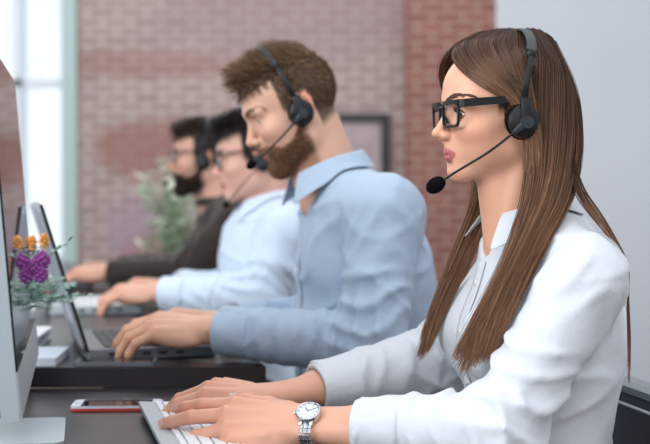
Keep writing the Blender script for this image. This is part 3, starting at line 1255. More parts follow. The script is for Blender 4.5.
def hair_sheet(guides, n, m, thick, wave, clump, taper_len=.12, ncl=22, spread_end=1.0, root_pack=1.0):
    G = np.array([catmull(g, m) for g in guides])
    k = len(guides)
    s = RNG.random(n) * (k - 1)
    cl = np.round(s * ncl / (k - 1)) * (k - 1) / ncl
    t = np.linspace(0, 1, m)
    cw = clump * np.clip((t - .50) / .50, 0, 1) ** 1.4
    sm = s[:, None] * (1 - cw) + cl[:, None] * cw
    i = np.clip(sm.astype(int), 0, k - 2)
    fr = (sm - i)[..., None]
    ti = np.arange(m)[None]
    im1, i2 = np.clip(i - 1, 0, k - 1), np.clip(i + 2, 0, k - 1)
    a, b, c, d = G[im1, ti], G[i, ti], G[i + 1, ti], G[i2, ti]
    S = .5 * (2 * b + (c - a) * fr + (2 * a - 5 * b + 4 * c - d) * fr ** 2 + (3 * b - a - 3 * c + d) * fr ** 3)
    toff = 1 - .55 * clump * np.clip((t - .55) / .45, 0, 1)
    off = RNG.normal(0, 1, (n, 1, 3)) * thick * toff[None, :, None] * (root_pack + (1 - root_pack) * np.clip(t * 2, 0, 1))[None, :, None]
    ph = RNG.random((n, 1)) * 6.28
    wv = np.stack([np.sin(t[None] * 7 + ph), np.sin(t[None] * 6 + ph * 1.7), 0 * ph * t[None]], -1) * wave * (t[None, :, None] ** 1.0)
    S = S + off + wv
    # uneven ends
    cut = 1 - RNG.random(n) * taper_len
    tt = t[None] * cut[:, None] * (m - 1)
    j = np.minimum(tt.astype(int), m - 2)
    ff = (tt - j)[..., None]
    r = np.arange(n)[:, None]
    return S[r, j] * (1 - ff) + S[r, j + 1] * ff


def from_px(rows):
    return [[W(*q) for q in g] for g in rows]


near_mass = from_px([
    [(522, 32, 1.93), (533, 58, 1.889), (531, 95, 1.864), (531, 135, 1.855), (531, 185, 1.845), (511, 252, 1.800), (476, 318, 1.785), (452, 358, 1.785)],
    [(531, 31, 1.93), (545, 58, 1.884), (545, 98, 1.860), (544, 140, 1.850), (540, 192, 1.832), (517, 252, 1.792), (484, 320, 1.775), (461, 376, 1.775)],
    [(540, 33, 1.935), (557, 65, 1.892), (558, 105, 1.865), (555, 150, 1.850), (547, 198, 1.826), (522, 252, 1.784), (492, 318, 1.768), (475, 368, 1.768)],
    [(548, 38, 1.94), (567, 80, 1.910), (570, 122, 1.882), (566, 165, 1.856), (556, 205, 1.826), (530, 254, 1.781), (502, 314, 1.765), (487, 362, 1.765)],
    [(553, 43, 1.965), (573, 92, 1.940), (577, 140, 1.910), (573, 178, 1.874), (561, 210, 1.834), (537, 256, 1.782), (512, 312, 1.765), (499, 374, 1.765)],
])
front_sweep = from_px([
    [(476, 36, 1.945), (455, 50, 1.915), (456, 62, 1.885), (474, 79, 1.866), (500, 94, 1.854), (519, 108, 1.850), (526, 140, 1.848), (524, 170, 1.845)],
    [(485, 33, 1.945), (465, 44, 1.910), (468, 58, 1.880), (484, 76, 1.864), (506, 92, 1.853), (523, 112, 1.848), (530, 145, 1.845), (528, 175, 1.842)],
    [(497, 31, 1.94), (481, 42, 1.900), (486, 58, 1.874), (500, 76, 1.860), (516, 94, 1.851), (528, 116, 1.846), (534, 150, 1.843), (531, 180, 1.840)],
    [(510, 30, 1.935), (502, 42, 1.893), (508, 60, 1.870), (517, 80, 1.857), (526, 100, 1.849), (533, 124, 1.844), (537, 155, 1.841), (534, 185, 1.838)],
    [(522, 31, 1.93), (524, 50, 1.888), (528, 70, 1.866), (531, 92, 1.853), (534, 112, 1.847), (538, 135, 1.842), (540, 160, 1.839), (537, 190, 1.836)],
])
far_side = from_px([
    [(478, 36, 1.950), (452, 50, 1.958), (442, 66, 1.970), (448, 95, 2.005), (470, 140, 2.025), (479, 190, 2.015), (460, 240, 1.985), (432, 310, 1.965), (417, 356, 1.960)],
    [(490, 33, 1.952), (466, 45, 1.975), (455, 70, 1.995), (468, 100, 2.020), (484, 145, 2.030), (484, 192, 2.015), (465, 244, 1.985), (437, 306, 1.960), (420, 362, 1.955)],
    [(505, 32, 1.955), (490, 46, 1.990), (485, 75, 2.020), (492, 105, 2.032), (494, 150, 2.035), (488, 195, 2.012), (471, 246, 1.985), (443, 302, 1.960), (425, 356, 1.955)],
    [(525, 32, 1.958), (520, 50, 2.010), (518, 80, 2.032), (514, 115, 2.040), (504, 155, 2.035), (492, 198, 2.008), (476, 246, 1.980), (448, 302, 1.958), (429, 350, 1.955)],
])
back_side = from_px([
    [(525, 32, 1.955), (528, 52, 2.012), (530, 85, 2.036), (530, 120, 2.042), (526, 160, 2.030), (522, 195, 2.005)],
    [(540, 34, 1.955), (550, 58, 2.005), (553, 95, 2.025), (552, 130, 2.025), (546, 170, 2.010), (538, 205, 1.985)],
    [(550, 41, 1.960), (566, 78, 1.985), (571, 115, 1.990), (569, 150, 1.980), (562, 185, 1.960), (552, 214, 1.930)],
    [(553, 44, 1.955), (573, 90, 1.950), (578, 130, 1.935), (575, 170, 1.905), (565, 203, 1.870), (554, 226, 1.830)],
])
wisps = from_px([
    [(574, 160, 1.86), (584, 190, 1.835), (602, 216, 1.80), (619, 250, 1.782), (627, 300, 1.780), (630, 345, 1.785), (629, 386, 1.79)],
    [(572, 170, 1.855), (583, 196, 1.83), (601, 219, 1.797), (617, 248, 1.780), (626, 300, 1.779), (628.5, 345, 1.785), (628, 380, 1.79)],
])
wisps2 = from_px([
    [(572, 150, 1.865), (580, 185, 1.84), (590, 208, 1.81), (604, 225, 1.79), (616, 250, 1.78)],
    [(570, 180, 1.85), (578, 198, 1.83), (590, 214, 1.805), (603, 230, 1.79), (613, 250, 1.78)],
])
m = 30
Hs = []
wide_head = lambda p: head_fn(woman.w2h(p), 0, False)
clear = lambda p: np.minimum(woman.shirt(p), woman.neck(p))
for g, n, th, wv, cl, tl, ncl, rp in ((near_mass, 6500, .0036, .0020, .90, .34, 19, .5), (front_sweep, 4200, .0018, .0004, .25, .25, 40, .7),
                                 (far_side, 3200, .0036, .0020, .88, .32, 13, .5), (back_side, 3000, .0036, .001, .25, .3, 30, .5),
                                 (wisps, 26, .0008, .001, .5, .12, 3, 1), (wisps2, 40, .0018, .001, .4, .35, 4, 1)):
    S = hair_sheet(g, n, m, th, wv, cl, tl, ncl, 1.0, rp)
    sh = S.shape
    P_ = push_out(S.reshape(-1, 3), wide_head, .0045, 3)
    P_ = push_out(P_, clear, .0035, 4)
    S = P_.reshape(sh)
    for _ in range(3):
        S[:, 1:-1] = (S[:, :-2] + 2 * S[:, 1:-1] + S[:, 2:]) / 4
    S = push_out(S.reshape(-1, 3), wide_head, .0035, 2).reshape(sh)
    C = hair_cols(n, m, (46, 30, 23), (98, 66, 47), (164, 120, 90), .34, .72)
    Hs.append(strands_mesh(S, np.concatenate([np.full(m - 6, .00056), np.linspace(.00055, .0002, 6)]), C))
# a close cap of roots under the long hair
th = RNG.random(9000) * 2 * math.pi
zz = RNG.random(9000)
P0 = np.stack([np.cos(th) * np.sqrt(1 - zz ** 2) * .09 - .01, np.sin(th) * np.sqrt(1 - zz ** 2) * .075, zz * .12 + .0], 1)
P0, _ = project_head(P0, 0, .001)
P0 = P0[(scalp_mask(P0, 0) > .5) & (P0[:, 0] < .025)]
D = np.stack([-.35 + 0 * P0[:, 0], np.sign(P0[:, 1]) * .8, -1.0 - 0 * P0[:, 0]], 1)
S = short_hairs(P0, 0, D, .022, 8, .0, 0)
S = woman.h2w(S.reshape(-1, 3)).reshape(S.shape)
Hs.append(strands_mesh(S, .0005, hair_cols(len(S), 8, (62, 43, 34), (92, 66, 50), (90, 64, 48), .2)))
v, f, c = cat_mesh(Hs)
link('hair', mesh_np('hair', v, f, c), MATS['hair'], w_body)


def mens_hair(pr, body, n, quiff, c1, c2, side_len, top_len, beard=None, beard_len=.010):
    th = RNG.random(n * 2) * 2 * math.pi
    zz = RNG.random(n * 2) * 1.7 - .7
    r = np.sqrt(np.clip(1 - zz ** 2, 0, 1))
    P0 = np.stack([np.cos(th) * r * .095 - .008, np.sin(th) * r * .076, zz * .085 + .040], 1)
    P0, gr = project_head(P0, pr.g, .0005)
    k = scalp_mask(P0, pr.g) > .55
    P0, gr = P0[k][:n], gr[k][:n]
    top = np.clip((P0[:, 2] - .070) / .028, 0, 1)
    frt = np.clip((P0[:, 0] - .010) / .05, 0, 1) * top
    y = P0[:, 1]
    down = np.stack([-.45 + 0 * y, np.sign(y) * .05, -.9 + 0 * y], 1)
    topd = np.stack([.75 + 0 * y, y * 4, .45 + 0 * y], 1)
    qd = np.stack([.55 + 0 * y, y * 2 + .25, .90 * quiff + 0 * y], 1)
    D = down * (1 - top)[:, None] + topd * (top * (1 - frt))[:, None] + qd * frt[:, None] + RNG.normal(0, .16, P0.shape)
    D = unit_rows(D) + gr * (.30 + .35 * frt)[:, None]
    L = side_len + (top_len - side_len) * (.35 * top + .65 * np.maximum(frt, top * .5))
    L = L * RNG.uniform(.75, 1.15, len(L))
    S = short_hairs(P0, pr.g, D, L, 7, .004, 0)
    # hair bends forward and down again at its ends
    t = np.linspace(0, 1, 7)[None, :, None]
    S = S + np.array((.30, 0, -.30)) * (t ** 2) * (L * frt)[:, None, None] * .6
    Sw = pr.h2w(S.reshape(-1, 3)).reshape(S.shape)
    to_hair('hair', Sw, np.linspace(.0009, .0004, 7), hair_cols(len(S), 7, c1, c2, None, .22), body)
    if beard:
        th = RNG.random(n * 3) * 2 * math.pi
        zz = RNG.random(n * 3) * 2 - 1
        r = np.sqrt(np.clip(1 - zz ** 2, 0, 1))
        P0 = np.stack([np.cos(th) * r * .07 + .045, np.sin(th) * r * .075, zz * .055 - .065], 1)
        P0, gr = project_head_fine(P0, pr.g, .0003, 8)
        k = RNG.random(len(P0)) < beard_mask(P0) * .95 - .15
        P0, gr = P0[k][:n], gr[k][:n]
        D = unit_rows(np.stack([.25 + 0 * P0[:, 0], P0[:, 1] * 2, -.9 + 0 * P0[:, 0]], 1)) + gr * .55 + RNG.normal(0, .15, P0.shape)
        S = np.stack([P0 + D * beard_len * k / 3 * RNG.uniform(.7, 1.1, (len(P0), 1)) for k in range(4)], 1)
        Sw = pr.h2w(S.reshape(-1, 3)).reshape(S.shape)
        to_hair('beard', Sw, np.linspace(.0008, .0003, 4), hair_cols(len(S), 4, beard[0], beard[1], None, .25), body)
    for sd in (1, -1):
        S = brow_hairs(pr.g, 200, 1.1, .007, (sd,))
        to_hair('eyebrow', pr.h2w(S.reshape(-1, 3)).reshape(S.shape), np.array([.0003, .0003, .00025, .00015]), hair_cols(len(S), 4, c1, c2), body)


def unit_rows(D):
    return D / (np.linalg.norm(D, axis=1, keepdims=True) + 1e-9)


# ---- the men along the row
b2, s2 = build_person(man2, 'bearded man in a light blue shirt, head bowed over the laptop beside the woman', 'men in the row of desks', .0026, 'shirt', MATS['blue_cotton'], .0055, MATS['iris_blue'])
man2.collar(s2, MATS['blue_cotton'], .034, .042, .022, 30, lift=.018)
man2.cuffs(s2, MATS['blue_cotton'])
man2.placket(s2, MATS['blue_cotton'], MATS['pearl_button'], .06, -.30)
mens_hair(man2, b2, 5200, 1.0, (96, 72, 54), (150, 118, 88), .008, .050, ((112, 78, 57), (164, 120, 88)), .007)
b3, s3 = build_person(man3, 'dark-haired man in glasses and a pale blue shirt, third in the row', 'men in the row of desks', .0032, 'shirt', MATS['pale_cotton'], .007, MATS['iris_brown'])
man3.collar(s3, MATS['pale_cotton'], .034, .042, .022, 30, lift=.018)
man3.cuffs(s3, MATS['pale_cotton'])
man3.placket(s3, MATS['pale_cotton'], MATS['pearl_button'], .06, -.30)
mens_hair(man3, b3, 3600, .8, (28, 24, 26), (44, 38, 38), .014, .045)
b4, s4 = build_person(man4, 'bearded man in a dark brown sweater, farthest along the row', 'men in the row of desks', .0032, 'sweater', MATS['brown_knit'], .007, MATS['iris_brown'])
mens_hair(man4, b4, 3600, .8, (48, 38, 33), (80, 62, 52), .012, .042, ((44, 34, 30), (72, 54, 44)), .010)
# ribbed crew neck of the sweater
bm = bmesh.new()
c0 = man4.tl(man4.N, .008, 0, .004)
ax = unit(unit(man4.H - man4.N) * .5 + man4.up * .5 - man4.F * .25)
fx = unit(man4.F - ax * (man4.F @ ax))
lx = np.cross(ax, fx)
sweep(bm, [c0 + (fx * math.cos(a) * 1.08 + lx * math.sin(a)) * .068 for a in np.linspace(0, 2 * math.pi, 40, endpoint=False)], circ(.007, 10, .013), up=tuple(ax), closed=True)
bm_obj('neckband', bm, MATS['brown_knit'], s4, smooth=True)
# ----------------------------------------------------------------- camera, light (set), room
cam = bpy.data.cameras.new('camera')
co = bpy.data.objects.new('camera', cam)
COL.objects.link(co)
co.location = tuple(CAM)
co.rotation_euler = (R(90) - PITCH, 0, 0)
cam.sensor_width = 36.0
cam.lens = 36.0 * FPX / 650.0
cam.dof.use_dof = True
cam.dof.focus_distance = 1.86
cam.dof.aperture_fstop = 3.9
SC.camera = co
w = bpy.data.worlds.new('world')
SC.world = w
w.use_nodes = True
bg = w.node_tree.nodes['Background']
nt = w.node_tree
tc = nd(nt, 'ShaderNodeTexCoord')
sp = nd(nt, 'ShaderNodeSeparateXYZ')
nt.links.new(tc.outputs['Generated'], sp.inputs[0])
cr = nd(nt, 'ShaderNodeValToRGB')                      # a bright overcast sky, brightest beyond the window
cr.color_ramp.elements[0].position = .55
cr.color_ramp.elements[0].color = (.76, .82, .90, 1)
cr.color_ramp.elements[1].position = .95
cr.color_ramp.elements[1].color = (1.22, 1.27, 1.33, 1)
nt.links.new(sp.outputs['Y'], cr.inputs['Fac'])
nt.links.new(cr.outputs['Color'], bg.inputs[0])
bg.inputs[1].default_value = .76
SC.view_settings.view_transform = 'Standard'
SC.view_settings.look = 'None'
SC.view_settings.exposure = 0.2
SC.view_settings.gamma = 1.0


def area(name, loc, target, size, energy, color=(1, 1, 1)):
    l = bpy.data.lights.new(name, 'AREA')
    l.shape = 'RECTANGLE'
    l.size, l.size_y = size
    l.energy = energy
    l.color = color
    o = bpy.data.objects.new(name, l)
    COL.objects.link(o)
    o.location = loc
    o.rotation_euler = (Vector(target) - Vector(loc)).to_track_quat('-Z', 'Y').to_euler()
    return o


area('window_light', (-2.9, 0.2, 2.3), (0.1, 2.4, 1.0), (2.6, 2.0), 100, (.93, .97, 1))
area('fill_light_front', (.3, -1.2, 2.9), (.1, 2.2, .85), (2.6, 2.6), 24, (1, .98, .96))  # added fill from behind the camera, lifts shaded sleeves and faces
area('fill_light_wall', (-.6, 6.6, 3.6), (-.6, 7.2, 0), (4.5, 2.0), 80, (1, .98, .96))  # added fill to brighten the brick wall, no known lamp there
area('fill_light_top', (0.2, 2.2, 3.2), (0.0, 2.6, 0.8), (3.5, 3.5), 27, (1, .98, .96))  # added soft overhead fill, stands for no known fixture
# ----------------------------------------------------------------- materials of the place
MATS.update({
    'aluminium': mat('aluminium', (178, 187, 192), .42, .25),
    'aluminium_dark': mat('aluminium_dark', (120, 124, 130), .4, .6),
    'lid_grey': mat('lid_grey', (156, 162, 170), .35, .3),
    'glass_black': mat('glass_black', (8, 8, 10), .03, 0, .32),
    'key_white': mat('key_white', (232, 234, 238), .45),
    'key_black': mat('key_black', (24, 24, 27), .5),
    'black_plastic': mat('black_plastic', (15, 16, 19), .42, 0, .4),
    'grey_plastic': mat('grey_plastic', (42, 48, 56), .42),
    'foam': mat('foam', (12, 12, 14), .95, 0, .1),
    'black_frame': mat('black_frame', (9, 10, 12), .34, 0, .35),
    'steel': mat('steel', (206, 208, 212), .22, 1.0),
    'dial': mat('dial', (226, 232, 240), .3, 0, .6),
    'dark_wood': mat('dark_wood', (38, 34, 36), .32, 0, .5),
    'paper': mat('paper', (208, 214, 224), .8),
    'red_case': mat('red_case', (196, 62, 58), .4),
    'leather': mat('leather', (20, 22, 28), .38, 0, .5),
    'chair_trim': mat('chair_trim', (128, 136, 142), .5),
    'pot': mat('pot', (176, 176, 172), .6),
    'leaf_frost': mat('leaf_frost', (158, 186, 176), .6),
    'leaf_green': mat('leaf_green', (166, 186, 158), .65),
    'leaf_pale': mat('leaf_pale', (204, 212, 194), .7),
    'petal_purple': mat('petal_purple', (146, 70, 146), .7),
    'petal_orange': mat('petal_orange', (226, 158, 78), .6),
    'soil': mat('soil', (60, 46, 38), .95),
    'terracotta': mat('terracotta', (120, 118, 112), .8),
    'canvas_print': mat('canvas_print', (150, 132, 140), .8),
    'frame_dark': mat('frame_dark', (40, 36, 38), .5),
    'white_paint': mat('white_paint', (222, 228, 236), .7),
    'wall_paint': mat('wall_paint', (205, 212, 222), .85, 0, .2),
    'sash_paint': mat('sash_paint', (176, 196, 196), .6),
    'floor_wood': mat('floor_wood', (120, 104, 92), .5),
})
noise_color(MATS['dark_wood'], (31, 28, 30), (46, 41, 42), 6, 6, (1.5, 14, 1), .3, .7)
noise_color(MATS['wall_paint'], (206, 210, 217), (214, 217, 222), 1.2, 3, None, .3, .7)
noise_bump(MATS['leather'], 220, .25, .001)
noise_color(MATS['canvas_print'], (160, 142, 148), (186, 172, 174), 5, 3)


def lens_glass():
    m = bpy.data.materials.new('lens_glass')
    m.use_nodes = True
    nt = m.node_tree
    nt.nodes.remove(nt.nodes['Principled BSDF'])
    t = nd(nt, 'ShaderNodeBsdfTransparent')
    t.inputs['Color'].default_value = (.96, .985, 1.0, 1)
    g = nd(nt, 'ShaderNodeBsdfGlossy')
    g.inputs['Roughness'].default_value = .02
    g.inputs['Color'].default_value = (.85, .95, 1, 1)
    f = nd(nt, 'ShaderNodeLayerWeight')
    f.inputs['Blend'].default_value = .12
    mx = nd(nt, 'ShaderNodeMixShader')
    nt.links.new(f.outputs[0], mx.inputs[0])
    nt.links.new(t.outputs[0], mx.inputs[1])
    nt.links.new(g.outputs[0], mx.inputs[2])
    nt.links.new(mx.outputs[0], nt.nodes['Material Output'].inputs['Surface'])
    return m


MATS['lens'] = lens_glass()
MATS['pane'] = lens_glass()
MATS['pane'].name = 'window_glass'


def place(root, M, H, sc=1.0):
    root.matrix_world = Matrix.Translation(Vector(tuple(H))) @ Matrix(np.asarray(M).tolist()).to_4x4() @ Matrix.Scale(sc, 4)
    bpy.context.view_layer.update()


# ----------------------------------------------------------------- headsets (built in head space)
def headset(pr, label, boom_pts, bulk=0.0, detail=True, band_pts=None, mic=.72, cup_x=.004):
    root = empty('headset', (0, 0, 0), 0, label, 'headset', 'call centre headsets')
    place(root, pr.M, pr.H, pr.hs)
    w_ = .086 + bulk
    half = band_pts or [(.002, w_, .030), (-.004, w_ + .004, .055), (-.012, w_ - .006, .088), (-.018, w_ - .028, .118), (-.021, .030, .1365), (-.022, 0, .1410)]
    full = [(x, y, z) for x, y, z in half] + [(x, -y, z) for x, y, z in half[-2::-1]]
    pts = catmull(full, 61)
    ctr = np.array((-.012, 0, .03))
    ups = np.array([unit(p - ctr) for p in pts])
    sec = lambda a, b: [(a * math.copysign(abs(math.cos(t)) ** .6, math.cos(t)), b * math.copysign(abs(math.sin(t)) ** .6, math.sin(t))) for t in np.linspace(0, 2 * math.pi, 16, endpoint=False)]
    bm = bmesh.new()
    sweep(bm, pts[15:46], sec(.0078, .0028), up=ups[15:46])
    bm_obj('headband', bm, MATS['grey_plastic'], root, smooth=True)
    for sl, s in ((slice(0, 17), 1), (slice(44, 61), -1)):
        bm = bmesh.new()
        k = np.linspace(1.15, .72, 17) if s > 0 else np.linspace(.72, 1.15, 17)
        sweep(bm, pts[sl], sec(.0052, .0024), up=ups[sl], scale=k)
        # knuckle where the slider leaves the band
        j = pts[14] if s > 0 else pts[46]
        add_ball(bm, j, (.0075, .0050, .0080))
        bm_obj('slider', bm, MATS['black_plastic'], root, smooth=True)
        y = (w_ - .003) * s
        q = Matrix.Rotation(R(-90 * s), 3, 'X')
        cup_c = np.array((cup_x, y, -.002))
        bm = bmesh.new()
        prof = [(0, .010), (.010, .0098), (.018, .0078), (.0235, .0035), (.0245, -.002), (.0225, -.006), (0, -.006)]
        n = 36
        rings = []
        for r_, h_ in prof:
            rings.append([bm.verts.new((cup_c[0] + r_ * math.cos(2 * math.pi * i / n), cup_c[1] + s * h_, cup_c[2] + 1.05 * r_ * math.sin(2 * math.pi * i / n))) for i in range(n)] if r_ > 0 else [bm.verts.new((cup_c[0], cup_c[1] + s * h_, cup_c[2]))])
        for A, B in zip(rings[:-1], rings[1:]):
            for i in range(n):
                a0, a1 = A[i % len(A)], A[(i + 1) % n % len(A)]
                b0, b1 = B[i % len(B)], B[(i + 1) % n % len(B)]
                vs_ = []
                for v_ in (a0, a1, b1, b0):
                    if v_ not in vs_:
                        vs_.append(v_)
                if len(vs_) > 2:
                    bm.faces.new(vs_)
        # yoke that grips the cup
        sweep(bm, catmull([(cup_x - .002, y + s * .004, .031), (cup_x - .001, y + s * .009, .018), (cup_x, y + s * .011, .004)], 10), sec(.0085, .0030), up=(0, s, 0))
        bm_obj('ear_cup', bm, MATS['black_plastic'], root, smooth=True)
        bm = bmesh.new()
        m_ = [(cup_c[0] + .0185 * math.cos(t), y - s * .0085, cup_c[2] + .0195 * math.sin(t)) for t in np.linspace(0, 2 * math.pi, 36, endpoint=False)]
        sweep(bm, m_, circ(.0075, 10), up=(0, 1, 0), closed=True)
        bm_obj('ear_cushion', bm, MATS['foam'], root, smooth=True)
    # boom arm on the left cup
    b0 = np.array((cup_x, w_ + .0095, -.004))
    bm = bmesh.new()
    add_cyl(bm, b0, .0105, .0090, .009, 24, Matrix.Rotation(R(-90), 3, 'X'))
    d0 = unit(np.array(boom_pts[1]) - b0)
    sweep(bm, [b0 + d0 * t for t in (0, .012, .024)], sec(.0058, .0045), up=(0, 1, 0), scale=[1.2, 1.0, .55])
    bm_obj('boom_joint', bm, MATS['grey_plastic'], root, smooth=True)
    bm = bmesh.new()
    bp = catmull([b0 + d0 * .014] + [np.array(p) for p in boom_pts[1:]], 30)
    sweep(bm, bp, circ(.0019, 10), up=(0, 1, 0))
    bm_obj('boom', bm, MATS['black_plastic'], root, smooth=True)
    bm = bmesh.new()
    t = unit(bp[-1] - bp[-3])
    rot = Vector(tuple(t)).to_track_quat('X', 'Z').to_matrix()
    add_ball(bm, bp[-1] + t * .006, (.0165 * mic, .0118 * mic, .0118 * mic), 24, 16, rot)
    bm_obj('microphone', bm, MATS['foam'], root, smooth=True)
    return root


headset(woman, 'grey and black headset on the long-haired woman, boom microphone at her chin', [(0, 0, 0), (.060, .094, -.044), (.102, .070, -.070), (.124, .050, -.086)], .012, True,
        [(.004, .098, .030), (.000, .102, .055), (-.012, .092, .086), (-.025, .066, .116), (-.031, .034, .1350), (-.032, 0, .1400)], 1.0)
headset(man2, 'black headset on the bearded man in the light blue shirt', [(0, 0, 0), (.060, .092, -.028), (.104, .070, -.046), (.126, .052, -.053)], .002, True,
        [(.006, .088, .030), (.008, .092, .055), (.010, .083, .088), (.012, .058, .118), (.013, .030, .1400), (.013, 0, .1460)])
headset(man3, 'black headset on the dark-haired man in glasses', [(0, 0, 0), (.040, .090, -.050), (.076, .072, -.084), (.090, .052, -.098)], .000, True,
        [(-.016, .086, .030), (-.018, .090, .055), (-.020, .080, .088), (-.022, .058, .118), (-.024, .030, .1365), (-.024, 0, .1410)], .72, -.016)
headset(man4, 'black headset on the man in the dark brown sweater', [(0, 0, 0), (.055, .094, -.036), (.100, .070, -.058), (.118, .045, -.066)], .000)


# ----------------------------------------------------------------- glasses (head space)
def eyeglasses(pr, label, m_frame, sc=1.0):
    root = empty('eyeglasses', (0, 0, 0), 0, label, 'glasses', 'pairs of glasses')
    place(root, pr.M, pr.H, pr.hs)
    fx = .0985
    bend = lambda y: fx - 1.9 * y * y
    z0 = .0145
    bm = bmesh.new()
    for s in (1, -1):
        out = [(s * .0335 + s * a * (1.0 + .05 * (b > 0)), z0 + b) for a, b in round_rect(.050, .035, .009, 5)]
        loop = [(bend(y), y, z) for y, z in out]
        sweep(bm, loop, [(-.0026 * sc, -.0016), (.0026 * sc, -.0016), (.0026 * sc, .0016), (-.0026 * sc, .0016)], up=(1, 0, 0), closed=True)
        # heavier brow line
        top = [(bend(y) + .0003, y, z0 + .0185) for y in np.linspace(s * .0115, s * .0630, 14)]
        sweep(bm, top, [(-.0034 * sc, -.0018), (.0034 * sc, -.0018), (.0034 * sc, .0018), (-.0034 * sc, .0018)], up=(1, 0, 0))
    sweep(bm, catmull([(bend(.011), .0110, z0 + .010), (fx + .0012, 0, z0 + .0125), (bend(.011), -.0110, z0 + .010)], 9), circ(.0026, 8), up=(1, 0, 0))
    for s in (1, -1):
        sweep(bm, [(bend(.012) - .001, .0105 * s, z0 - .002), (bend(.012) - .005, .0090 * s, z0 - .007), (bend(.012) - .006, .0095 * s, z0 - .012)], circ(.0022, 8), up=(0, 1, 0))
    bm_obj('frame', bm, m_frame, root, smooth=True)
    for s in (1, -1):
        bm = bmesh.new()
        rr = round_rect(.0475, .0325, .008, 5)
        ring = [bm.verts.new((bend(s * .0335 + s * a) + .0002, s * .0335 + s * a, z0 + b)) for a, b in rr]
        bm.faces.new(ring)
        bm_obj('lens', bm, MATS['lens'], root)
        bm = bmesh.new()
        sec = lambda h: [(-.0014, -h), (.0014, -h), (.0014, h), (-.0014, h)]
        tp = catmull([(bend(.062) - .001, .0625 * s, z0 + .0150), (.080, .0700 * s, z0 + .0155), (.045, .0770 * s, z0 + .0165), (.010, .0810 * s, z0 + .0175), (-.012, .0800 * s, z0 + .014), (-.030, .0740 * s, z0 - .012)], 26)
        n = len(tp)
        sweep(bm, tp, [(-.0016, -.0074 * sc), (.0016, -.0074 * sc), (.0016, .0074 * sc), (-.0016, .0074 * sc)], up=(0, 0, 1), scale=[1.0 - .25 * i / n for i in range(n)])
        bm_obj('temple', bm, m_frame, root, bevel=.0008, smooth=True)
        bm = bmesh.new()
        add_box(bm, (bend(.062) + .0008, .0605 * s, z0 + .0165), (.0012, .0042, .0026))
        bm_obj('hinge_stud', bm, MATS['steel'], root, bevel=.0003)
    return root


eyeglasses(woman, 'black rectangular glasses on the long-haired woman', MATS['black_frame'], .85)
eyeglasses(man3, 'dark-rimmed glasses on the black-haired man in pale blue', MATS['black_frame'], .3)
eyeglasses(man4, 'dark-rimmed glasses on the man in the brown sweater', MATS['black_frame'], .32)


# ----------------------------------------------------------------- wrist watch on the woman's left wrist
def wristwatch():
    h = hand_wl
    root = empty('wristwatch', (0, 0, 0), 0, "steel wristwatch with a pale round dial on the woman's left wrist", 'watch')
    x = unit(woman.EL - WO_W)                                    # toward the elbow
    n = v3(0, -.62, .80)
    n = unit(n - x * (n @ x))
    s = np.cross(n, x)
    M = np.stack([x, s, n], 1)
    c = WO_W + x * .018
    place(root, M, c)

    def skin_r(t, off=0.0):
        """Distance from the middle of the wrist to its skin in the direction t (degrees from the dial)."""
        d = n * math.cos(R(t)) + s * math.sin(R(t))
        k = .06
        while k > .008 and float(woman.arm_sdf((c + d * k + x * off)[None], h, woman.EL)[0]) > 0:
            k -= .0005
        return k
    rn = max(skin_r(a, o) * math.cos(R(a)) for a in (-16, 0, 16) for o in (-.008, .008)) + .0005
    bm = bmesh.new()
    add_cyl(bm, (0, 0, rn + .0015), .0178, .0172, .0075, 48)
    add_cyl(bm, (-.0185, 0, rn + .0015), .0025, .0025, .004, 16, Matrix.Rotation(R(90), 3, 'Y'))
    for a in (-1, 1):
        for b in (-1, 1):
            add_box(bm, (.0075 * b, a * .0165, rn - .0005), (.004, .007, .005), Matrix.Rotation(R(-24 * a), 3, 'X'))
    bm_obj('case', bm, MATS['steel'], root, smooth=True, bevel=.0004)
    bm = bmesh.new()
    sweep(bm, [(.0158 * math.cos(t), .0158 * math.sin(t), rn + .0056) for t in np.linspace(0, 2 * math.pi, 48, endpoint=False)], circ(.0016, 8), up=(0, 0, 1), closed=True)
    bm_obj('bezel', bm, MATS['steel'], root, smooth=True)
    bm = bmesh.new()
    add_cyl(bm, (0, 0, rn + .0055), .0150, .0150, .0006, 48)
    bm_obj('dial', bm, MATS['dial'], root)
    bm = bmesh.new()
    for k in range(12):
        a = 2 * math.pi * k / 12
        add_box(bm, (.0125 * math.cos(a), .0125 * math.sin(a), rn + .0060), (.0030, .0008, .0004), Matrix.Rotation(a, 3, 'Z'))
    bm_obj('hour_markers', bm, MATS['aluminium_dark'], root)
    for nm, L, wd, a in (('hour_hand', .0075, .0012, 2.2), ('minute_hand', .0115, .0009, .5)):
        bm = bmesh.new()
        add_box(bm, (L / 2 * math.cos(a), L / 2 * math.sin(a), rn + .0064), (L, wd, .0004), Matrix.Rotation(a, 3, 'Z'))
        bm_obj(nm, bm, MATS['aluminium_dark'], root)
    # bracelet of linked plates round the wrist
    bm = bmesh.new()
    N_ = 28
    deg = np.linspace(34, 326, N_)
    rad = np.array([skin_r(a) for a in deg]) + .0016
    for _ in range(2):
        rad[1:-1] = np.maximum(rad[1:-1], (rad[:-2] + 2 * rad[1:-1] + rad[2:]) / 4)
    pos = np.stack([rad * np.sin(np.radians(deg)), rad * np.cos(np.radians(deg))], 1)
    tan = np.gradient(pos, axis=0)
    for (py_, pz_), (ty, tz) in zip(pos, tan):
        ang = math.atan2(tz, ty)
        rot = Matrix.Rotation(ang, 3, 'X')
        ln = math.hypot(ty, tz)
        for ox, wdt, hh in ((0, .0062, .0032), (-.0059, .0048, .0027), (.0059, .0048, .0027)):
            add_box(bm, (ox, py_, pz_), (wdt, ln * .93, hh), rot)
    bm_obj('bracelet', bm, MATS['steel'], root, bevel=.0006, smooth=False)


wristwatch()

